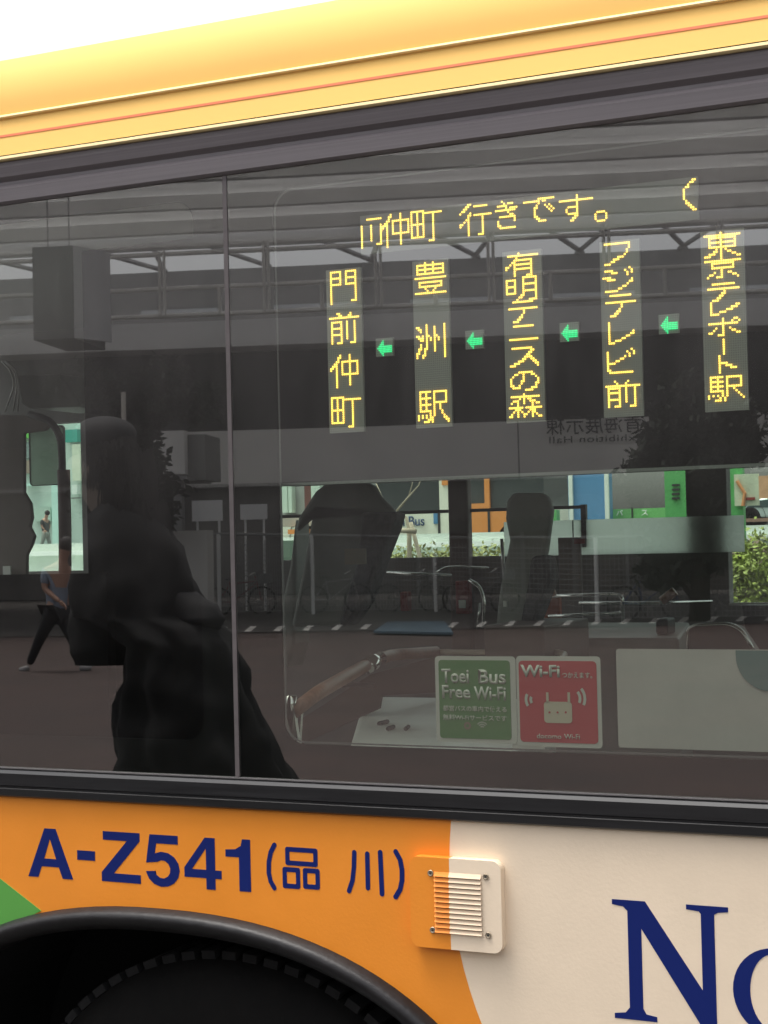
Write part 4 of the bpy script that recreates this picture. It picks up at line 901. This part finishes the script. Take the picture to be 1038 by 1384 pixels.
# head and neck
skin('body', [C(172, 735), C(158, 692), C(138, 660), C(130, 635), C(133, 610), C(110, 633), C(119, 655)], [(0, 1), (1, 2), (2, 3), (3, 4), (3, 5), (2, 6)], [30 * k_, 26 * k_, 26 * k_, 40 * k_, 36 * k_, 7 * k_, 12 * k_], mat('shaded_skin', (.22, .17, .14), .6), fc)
bm = bmesh.new(); bmesh.ops.create_icosphere(bm, subdivisions=4, radius=1)
bmesh.ops.scale(bm, verts=bm.verts, vec=(37 * k_, 37 * k_, 22 * k_)); bmesh.ops.translate(bm, verts=bm.verts, vec=C(141, 588)); link('cap', bm, M_DK, fc, smooth=True)
bm = bmesh.new(); cb = C(106, 592); prism(bm, ell(0, 0, 30 * k_, 24 * k_, 24), -.006, .006); bmesh.ops.rotate(bm, verts=bm.verts, matrix=Matrix.Rotation(rad(90), 3, 'X')); bmesh.ops.translate(bm, verts=bm.verts, vec=cb); link('cap_brim', bm, M_DK, fc)
# hair falling down the back
def strands(name, base, m, n, L, r, par):
    bm = bmesh.new()
    for i in range(n):
        a = random.uniform(0, 2 * math.pi); p = base + Vector((math.cos(a) * r, math.sin(a) * r, random.uniform(-.03, .03))); q = [p]
        for j in range(4): p = p + Vector((random.uniform(-.012, .012), random.uniform(-.012, .012), -L / 4)); q.append(p)
        tube(bm, q, [.0035, .0035, .003, .0025, .001], 3, False)
    link(name, bm, m, par)
strands('hair', C(172, 618), M_HAIR, 700, .30, .085, fc)
strands('hair', C(190, 690), M_HAIR, 400, .2, .09, fc); strands('hair', C(150, 600), M_HAIR, 500, .14, .085, fc)
# cloak: stacked elliptical sections from the shoulders to the hem
def cloak(name, secs, m, par, fold=.13, n=64):
    dense = []
    for s0, s1 in zip(secs, secs[1:]):
        for j in range(4): dense.append(tuple(s0[q] + (s1[q] - s0[q]) * j / 4 for q in range(4)))
    dense.append(secs[-1]); secs = dense
    bm = bmesh.new(); R = []
    for i, (pl_, pr_, py, dep) in enumerate(secs):
        a, b = C(pl_, py), C(pr_, py); c = (a + b) / 2; rx = (a - b).length / 2; ring = []
        for k in range(n):
            q = 2 * math.pi * k / n; f = 1 + fold * (i / len(secs)) * math.sin(q * 9 + i * .04) + .02 * math.sin(q * 5 + i * .25)
            w3 = Vector((rx * f * math.cos(q), dep * f * math.sin(q), 0)); f2 = 1 + .16 * mnoise.noise((c + w3) * 9) + .07 * mnoise.noise((c + w3) * 26)
            ring.append(bm.verts.new(c + w3 * f2))
        R.append(ring)
    for A, B in zip(R, R[1:]):
        for k in range(n): bm.faces.new((A[k], A[(k + 1) % n], B[(k + 1) % n], B[k]))
    bm.faces.new(R[0]); return link(name, bm, m, par, smooth=True)
M_CLK = mat('black_cloak', (.0045, .0045, .005), .9, noise=.4, nscale=14)
cloak('cloak', [(150, 190, 672, .08), (125, 215, 700, .13), (112, 236, 740, .17), (108, 252, 790, .19), (112, 262, 830, .2), (150, 285, 845, .2), (190, 305, 870, .2), (186, 318, 920, .22), (176, 340, 980, .24), (172, 368, 1045, .26), (165, 400, 1140, .28), (160, 420, 1250, .30)], M_CLK, fc)
cloak('sleeve', [(232, 262, 800, .05), (226, 290, 818, .07), (228, 300, 838, .08), (236, 292, 852, .06)], mat('grey_sleeve', (.012, .012, .014), .8), fc, .02, 32)
bm = bmesh.new()
for k in range(5):
    a, b = C(246 + k, 824 + k * 6, .14), C(288 - k * 2, 819 + k * 6, .14); tube(bm, [a, (a + b) / 2 + Vector((0, .01, -.006)), b], .003, 5)
link('sleeve_pleats', bm, mat('pale_stripe', (.22, .23, .23), .7), fc)
cloak('bag', [(104, 200, 800, .10), (100, 205, 840, .12), (98, 200, 880, .12), (104, 190, 897, .11)], M_CLK, fc, .02, 32)
cloak('trousers', [(190, 380, 1240, .16), (200, 370, 1400, .14), (210, 360, 1600, .12), (215, 350, 1690, .12)], M_CLK, fc, .02, 32)

# ================================================================== ACROSS THE ROAD (mirrored in the glass)
hall = thing('exhibition_hall', HW(-10, 50, 0), 'long exhibition hall with white name wall and dark band, mirrored in the bus windows', 'building')
bpy.context.view_layer.update()
VH = 50
def hz(px, py, v): return FU(px, py, v)[1]
UL, UR = -70, 45
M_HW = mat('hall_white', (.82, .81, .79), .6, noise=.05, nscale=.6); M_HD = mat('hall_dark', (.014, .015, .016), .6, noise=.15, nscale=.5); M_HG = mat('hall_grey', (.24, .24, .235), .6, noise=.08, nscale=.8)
def hp(name, u0, u1, v0, v1, z0, z1, m, par=hall, **kw):
    bm = bmesh.new(); hbox(bm, u0, u1, v0, v1, z0, z1); return link(name, bm, m, par, **kw)
u_wl = FU(236, 600, VH)[0]                                 # the white wall starts right of the tree
zW1, zW0 = hz(519, 575, VH), hz(519, 652, VH)
hp('name_wall', u_wl, UR, VH, VH + .5, zW0, zW1, M_HW)
for px in (700, 1200):
    u = FU(px, 600, VH)[0]; hp('panel_joint', u - .02, u + .02, VH - .01, VH + .001, zW0, zW1, M_HG)
hp('dark_band', UL, UR, VH + .6, VH + 1, zW1 - .3, hz(519, 459, VH), M_HD)
zF0, zF1 = hz(519, 460, VH - 1), hz(519, 424, VH - 1)
hp('eaves_fascia', UL, UR, VH - 1, VH + .55, zF0, zF1, mat('fascia_grey', (.72, .72, .72), .5))
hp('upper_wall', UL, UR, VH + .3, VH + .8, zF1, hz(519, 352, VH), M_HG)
for k in range(26):
    u = UL + 2 + k * 4.4; hp('clerestory_window', u, u + 2.7, VH + .2, VH + .29, hz(519, 412, VH), hz(519, 405, VH), mat('clerestory', (.5, .53, .55), .2))
hp('lower_glazing', UL, UR, VH + 1.2, VH + 1.6, 0, zW0 + .2, mat('lobby_dark', (.16, .15, .145), .3, noise=.3, nscale=.4))
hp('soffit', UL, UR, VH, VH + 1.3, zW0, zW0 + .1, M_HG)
# text on the wall, read from the road
def wall_text(s, px_end, py_base, hpx, m, wpx=None, spacing=1.0):
    u1, z1 = FU(px_end, py_base, VH - .03); zt__ = FU(px_end, py_base - hpx, VH - .03)[1]; w = None
    if wpx: w = FU(px_end + wpx, py_base, VH - .03)[0] - u1
    # reading direction runs towards -u (the glass mirrors it); text faces the bus
    start = HW(u1 + (w or 0), VH - .03, z1); xdir = (HW(-1, 0, 0) - HW(0, 0, 0)); zdir = Vector((0, 0, 1)); ydir = zdir.cross(xdir)
    mt = Matrix((xdir, ydir, zdir)).transposed().to_4x4(); mt.translation = start
    return text_mesh('wall_lettering', s, m, hall, 0, 0, zt__ - z1, rot=mt, width=w, ext=.02, spacing=spacing)
M_TX = mat('sign_letters', (.06, .06, .065), .5)
wall_text('東京ビッグサイト青海展示棟', 738, 588, 27, M_TX, 345)
wall_text('Tokyo Big Sight Aomi Exhibition Hall', 742, 602, 12, M_TX, 330, spacing=1.1)
# wide canopy and its steel
canopy = thing('steel_canopy', HW(-10, 40, 0), 'wide flat steel canopy before the hall, high above the road', 'canopy')
bpy.context.view_layer.update()
VC = 44; zC = hz(519, 322, VC)
def cz(py, v=VC): return hz(519, py, v)
M_CAN = bpy.data.materials.new('translucent_roof_sheet'); M_CAN.use_nodes = True; n = M_CAN.node_tree; n.nodes.clear()
o_ = n.nodes.new('ShaderNodeOutputMaterial'); t_ = n.nodes.new('ShaderNodeBsdfTranslucent'); d_ = n.nodes.new('ShaderNodeBsdfDiffuse'); x_ = n.nodes.new('ShaderNodeMixShader')
t_.inputs[0].default_value = (.80, .80, .79, 1); d_.inputs[0].default_value = (.6, .6, .6, 1); x_.inputs[0].default_value = .45
n.links.new(t_.outputs[0], x_.inputs[1]); n.links.new(d_.outputs[0], x_.inputs[2]); n.links.new(x_.outputs[0], o_.inputs[0]); M_CF = mat('canopy_frame', (.88, .88, .87), .45)
for k in range(5):
    v0 = 29.3 + k * 3.2; hp('soffit_panel', UL, UR, v0, v0 + 3.1, zC + .5 + k * .02, zC + .6 + k * .02, M_CAN, canopy)
hp('edge_beam', UL, UR, VC + 1.4, VC + 1.7, zC + .25, zC + .75, M_CF, canopy)
for k in range(5):
    hp('cross_beam', UL, UR, 29.8 + k * 3.2, 30.05 + k * 3.2, zC + .15, zC + .5, M_CF, canopy)
def hbar(px0, py0, px1, py1, v, r, m=M_CF, name='frame_tube', par=canopy):
    a, b = FU(px0, py0, v), FU(px1, py1, v); bm = bmesh.new(); tube(bm, [HW(a[0], v, a[1]), HW(b[0], v, b[1])], r, 6); return link(name, bm, m, par)
def pxy(px, z, v):                                         # photograph row of a height in the hall frame
    lo, hi = 0, 1384
    for _ in range(40):
        mid = (lo + hi) / 2
        if FU(px, mid, v)[1] > z: lo = mid
        else: hi = mid
    return lo
uA, uB = FU(-400, 400, VC)[0], FU(1700, 400, VC)[0]
rails = [cz(415), cz(378), cz(330), cz(320)]
for z in rails:
    bm = bmesh.new(); tube(bm, [HW(uA, VC, z), HW(uB, VC, z)], .075, 6); link('frame_tube', bm, M_CF, canopy)
for px in (-88, 66, 220, 361, 512, 664, 820, 975, 1132):
    u = FU(px, 380, VC)[0]
    for du in (-.07, .07):
        bm = bmesh.new(); tube(bm, [HW(u + du, VC - .1, rails[0]), HW(u + du, VC - .1, rails[2] + (.25 if px != 220 else .1))], .045, 6); link('frame_post', bm, M_CF, canopy)
for px in (142, 297, 436, 588, 744, 899, 1054):
    u = FU(px, 400, VC)[0]
    bm = bmesh.new(); tube(bm, [HW(u, VC - .05, rails[0]), HW(u, VC - .05, rails[1])], .06, 6); link('frame_post', bm, M_CF, canopy)
for k in range(-4, 14):
    u = FU(60 + 76 * k, 340, VC + 2)[0]
    bm = bmesh.new(); tube(bm, [HW(u, VC + 1.6, zC + .3), HW(u + (.9 if k % 2 else -.9), VH + .2, hz(519, 352, VH))], .08, 6); link('diagonal_brace', bm, M_HG, canopy)
# white structure hall-side lights under the canopy
# hanging box sign
vb_ = 31
hb_ = thing('hanging_sign_box', HW(FU(88, 400, vb_)[0], vb_, hz(88, 400, vb_)), 'big dark box hanging from the canopy near the left window', 'sign')
bpy.context.view_layer.update()
u0, u1 = FU(45, 400, vb_)[0], FU(99, 400, vb_)[0]; z0, z1 = hz(88, 458, vb_), hz(88, 332, vb_)
hp('box_body', u0, u1, vb_, vb_ + 2.2, z0, z1, mat('box_dark', (.05, .05, .05), .6), hb_)
u2 = FU(131, 400, vb_)[0]
bm = bmesh.new(); hexa(bm, [HW(u1 + .01, vb_, z0), HW(u2, vb_ + .9, z0), HW(u2, vb_ + 1.0, z0), HW(u1 + .01, vb_ + .3, z0), HW(u1 + .01, vb_, z1), HW(u2, vb_ + .9, z1), HW(u2, vb_ + 1.0, z1), HW(u1 + .01, vb_ + .3, z1)])
link('box_side', bm, mat('box_pale', (.55, .55, .56), .5), hb_)
for u in (u0 + .2, u1 - .2):
    bm = bmesh.new(); tube(bm, [HW(u, vb_ + .4, z1), HW(u, vb_ + .4, zC + .5)], .018, 6); link('hanger', bm, M_HG, hb_)

# white equipment boxes and panels along the hall forecourt
def ebox(name, px0, py0, px1, py1, v, dep, m, lab, cat, ground=True):
    u0, z1 = FU(px0, py0, v); u1, z0 = FU(px1, py1, v)
    if ground: z0 = 0.03
    bm = bmesh.new(); hbox(bm, u0, u1, v, v + dep, z0, z1); return link(name, bm, m, None, label=lab, cat=cat)
ebox('equipment_cabinet', 226, 718, 281, 800, 33, .6, mat('cabinet_grey', (.62, .60, .57), .6), 'tall grey cabinet mirrored right of the cloaked person', 'cabinet')
def board(px0, py0, px1, py1, v, lab, col=(.84, .84, .84)):
    u0, z1 = FU(px0, py0, v); u1, z0 = FU(px1, py1, v)
    t = thing('notice_board', HW((u0 + u1) / 2, v, 0), lab, 'notice board'); bpy.context.view_layer.update()
    hp('board', u0, u1, v, v + .06, z0, z1, mat('board_white', col, .5), t)
    for u in (u0 + .1, u1 - .1):
        bm = bmesh.new(); tube(bm, [HW(u, v + .1, 0), HW(u, v + .1, z1)], .03, 6); link('post', bm, M_CF, t)
board(259, 677, 300, 704, 36, 'white notice board mirrored just left of the window divider'); board(324, 682, 361, 702, 37, 'white notice board mirrored just right of the window divider')
t = thing('white_kiosk', HW(FU(215, 620, 38)[0], 38, 0), 'boxy white kiosk with flat roof, mirrored behind the left tree', 'kiosk'); bpy.context.view_layer.update()
u0, u1 = FU(150, 600, 38)[0], FU(249, 600, 38)[0]; hp('wall', u0, u1, 38, 40, hz(200, 642, 38), hz(200, 583, 38), M_HW, t)
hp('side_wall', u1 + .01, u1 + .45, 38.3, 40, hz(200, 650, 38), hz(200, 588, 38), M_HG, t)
hp('roof_edge', u0 - .3, u1 + .2, 37.4, 40, hz(200, 652, 38), hz(200, 646, 38), mat('edge_grey', (.3, .3, .3), .5), t)
hp('leg', u1 - .2, u1, 37.6, 37.9, 0, hz(200, 652, 38), mat('edge_grey', (.3, .3, .3), .5), t)
hp('dark_infill', u0, u1 - .22, 38.6, 38.7, 0, hz(200, 652, 38), mat('infill', (.02, .022, .022), .7), t)
# sign pole left
bm = bmesh.new(); a, b = FU(166, 700, 22), FU(166, 530, 22); tube(bm, [HW(a[0], 22, 0), HW(b[0], 22, b[1])], .035, 8); link('sign_pole', bm, mat('pole_grey', (.5, .47, .42), .5), label='thin bare pole mirrored in front of the left tree', cat='pole')
# fence with mesh panels
fence = thing('mesh_fence', RG(600, 838), 'grey wire mesh fence with white posts along the far side of the road', 'fence'); bpy.context.view_layer.update()
M_FW = mat('fence_post_white', (.72, .72, .70), .5); M_FM = mat('fence_wire', (.22, .22, .22), .6)
fposts = [(140, 835, 722), (297, 834, 722), (424, 832, 724), (589, 829, 727), (808, 842, 727), (1060, 840, 722)]
tops = []
for px, pb_, pt in fposts:
    g_ = G(px, pb_); y_ = g_.y; top_ = P(px - 4, pt, y_); tops.append((mir(g_), Vector((mir(g_).x, mir(g_).y, top_.z))))
    bm = bmesh.new(); tube(bm, [tops[-1][0], tops[-1][1]], .045, 8); link('post', bm, M_FW, fence)
for (a0, a1), (b0_, b1_) in zip(tops, tops[1:]):
    bm = bmesh.new()
    for k in range(1, 15):
        t_ = k / 15; tube(bm, [a0.lerp(a1, t_ * .93), b0_.lerp(b1_, t_ * .93)], .010, 4, False)
    for k in range(1, 40):
        t_ = k / 40; tube(bm, [a0.lerp(b0_, t_) + Vector((0, 0, .1)), a0.lerp(b0_, t_).lerp(a1.lerp(b1_, t_), .93)], .008, 4, False)
    link('mesh_panel', bm, M_FM, fence)
    bm = bmesh.new(); tube(bm, [a1 * 1, b1_ * 1], .03, 6); link('top_rail', bm, M_FM, fence)
# scalloped awning
aw = thing('scalloped_awning', HW(FU(840, 705, 46)[0], 46, 0), 'long pale awning with scalloped edge in front of the hall', 'awning'); bpy.context.view_layer.update()
u0, u1 = FU(530, 705, 46)[0], FU(1100, 705, 46)[0]; zA, zB = hz(840, 700, 46), hz(840, 716, 46)
bm = bmesh.new(); n = 46; A = []; B = []
N = n * 8
for k in range(N + 1):
    u = u0 + (u1 - u0) * k / N; sc = abs(math.sin(math.pi * k / 8)); A.append(bm.verts.new(HW(u, 46, zB))); B.append(bm.verts.new(HW(u, 46, zA + (.12 * sc))))
for k in range(N): bm.faces.new((A[k], A[k + 1], B[k + 1], B[k]))
link('valance', bm, mat('awning_dark', (.08, .085, .08), .7), aw)
hp('counter_wall', u0, u1, 46.2, 46.4, 0, zB, mat('stall_wall', (.13, .11, .10), .7, noise=.3, nscale=1), aw)
for k in range(8):
    u = u0 + (u1 - u0) * (k + .5) / 8; hp('support', u - .05, u + .05, 45.9, 46.1, 0, zB, M_HG, aw)
# blue painted panel lying by the fence
bp_ = [RG(505, 856, .05), RG(524, 843, .05), RG(600, 842, .05), RG(612, 858, .05)]
bm = bmesh.new(); hexa(bm, bp_ + [p + Vector((0, 0, .04)) for p in bp_]); bb = link('blue_tarpaulin', bm, mat('tarp_blue', (.07, .12, .16), .5, noise=.35, nscale=2), label='pale blue tarpaulin lying flat on the road edge', cat='tarpaulin')
# parked bicycles behind the fence
def bicycle(px, py, lab, col):
    g_ = RG(px, py); t = thing('bicycle', g_, lab, 'bicycle', 'bicycles parked behind the mesh fence'); bpy.context.view_layer.update()
    dx = Vector((_c, -_s, 0)).normalized(); up = Vector((0, 0, 1)); r = .32
    def q(x, z): return g_ + dx * x + up * z
    for x in (-.52, .52):
        bm = bmesh.new(); c = q(x, r); tube(bm, [c + dx * r * math.cos(2 * math.pi * k / 20) + up * r * math.sin(2 * math.pi * k / 20) for k in range(21)], .022, 5, False); wl_ = link('wheel', bm, M_TYR, t)
    bm = bmesh.new()
    for a, b in (((-.52, .32), (-.15, .32)), ((-.15, .32), (-.25, .78)), ((-.15, .32), (.38, .72)), ((-.24, .72), (.36, .78)), ((.36, .9), (.52, .32)), ((-.52, .32), (-.24, .72))): tube(bm, [q(*a), q(*b)], .018, 6)
    link('frame', bm, mat('bike_' + col[0], col[1], .4), t)
    bm = bmesh.new(); bx(bm, q(-.36, .80) - Vector((0, .05, 0)), q(-.14, .85) + Vector((0, .05, 0))); link('saddle', bm, M_PLD, t)
    bm = bmesh.new(); tube(bm, [q(.36, .9) - Vector((.05, .25, 0)), q(.36, .98), q(.36, .9) + Vector((-.05, .25, 0))], .014, 6); link('handlebar', bm, M_CHR, t)
    bm = bmesh.new(); bx(bm, q(.45, .72) - Vector((0, .14, 0)), q(.75, .95) + Vector((0, .14, 0))); link('basket', bm, M_FM, t)
for px, py, lab, col in ((325, 832, 'dark bicycle behind the fence, mirrored beside the window divider', ('red', (.2, .03, .03))), (455, 829, 'white framed bicycle behind the fence, left of the middle', ('white', (.5, .5, .5))), (555, 828, 'black bicycle with red lamp behind the fence, in the middle', ('black', (.03, .03, .03))), (650, 829, 'grey bicycle behind the fence, right of the middle', ('grey', (.2, .2, .2))), (880, 838, 'blue bicycle leaning by the right tree trunk', ('blue', (.03, .06, .2)))):
    bicycle(px, py, lab, col)
# trees mirrored in the glass
M_TL = mat('evergreen_leaf', (.035, .045, .03), .6, noise=.5, nscale=3); M_TB = mat('dark_bark', (.05, .04, .033), .9, noise=.3)
def tree(pxb, pyb, blobs, n, lab, sz=.13):
    g_ = G(pxb, pyb); y_ = g_.y; t = thing('evergreen_tree', mir(g_), lab, 'tree'); bpy.context.view_layer.update()
    def q(px, py, dy=0): return RP(px, py, y_ + dy)
    pts = []; s = (q(0, 700) - q(1, 700)).length
    zt_t = q(pxb, min(b[1] for b in blobs))
    bm = bmesh.new(); tube(bm, [mir(g_), q(pxb + 2, 740), q(pxb - 2, 660), q(pxb, 590)], [.20, .16, .11, .05], 10); link('trunk', bm, M_TB, t, smooth=True)
    for (px, py, rx, ry) in blobs:
        c = q(px, py); bm = bmesh.new(); tube(bm, [q(pxb, py + 50), q((pxb + px) / 2, py + 15), c], [.06, .04, .02], 6); link('branch', bm, M_TB, t)
    bm = bmesh.new(); rnd = random.Random(n); tot = sum(b[2] * b[3] for b in blobs)
    for (px, py, rx, ry) in blobs:
        c = q(px, py); m_ = int(n * rx * ry / tot); rx *= s; ry *= s
        tw = [(Vector((rnd.gauss(0, .38) * rx, rnd.gauss(0, .38) * rx, rnd.gauss(0, .38) * ry))) for _ in range(max(5, m_ // 30))]
        for i in range(m_):
            p = c + rnd.choice(tw) + Vector((rnd.gauss(0, 1), rnd.gauss(0, 1), rnd.gauss(0, .7))) * .12
            a = Vector((rnd.uniform(-1, 1), rnd.uniform(-1, 1), rnd.uniform(-.8, .8))).normalized(); b = a.orthogonal().normalized(); l = sz * rnd.uniform(.6, 1.2)
            v = [bm.verts.new(w) for w in (p - a * l, p + b * l * .45, p + a * l, p - b * l * .45)]; bm.faces.new(v)
    link('crown', bm, M_TL, t)
tree(945, 842, [(945, 560, 45, 35), (920, 600, 45, 35), (965, 610, 38, 30), (900, 645, 35, 25), (940, 640, 50, 30), (975, 640, 22, 12), (890, 680, 25, 22), (940, 690, 45, 30), (905, 740, 30, 22), (950, 735, 40, 25), (900, 775, 22, 12), (870, 640, 20, 14), (1000, 590, 20, 20)], 24000, 'dark evergreen street tree mirrored in the right window, in front of the hall lettering')
tree(150, 846, [(110, 520, 40, 22), (190, 530, 70, 25), (250, 545, 50, 22), (150, 580, 50, 35), (185, 590, 28, 28), (195, 640, 28, 15), (150, 660, 50, 30), (110, 620, 35, 25), (180, 690, 50, 20)], 12000, 'dark evergreen street tree mirrored in the left window behind the cap')
# far backdrop beyond the hall on the left: dark service building
ebox('service_building', -300, 540, 236, 840, 53, 6, mat('service_wall', (.09, .09, .09), .7, noise=.1), 'plain dark service building mirrored at the far left', 'building')
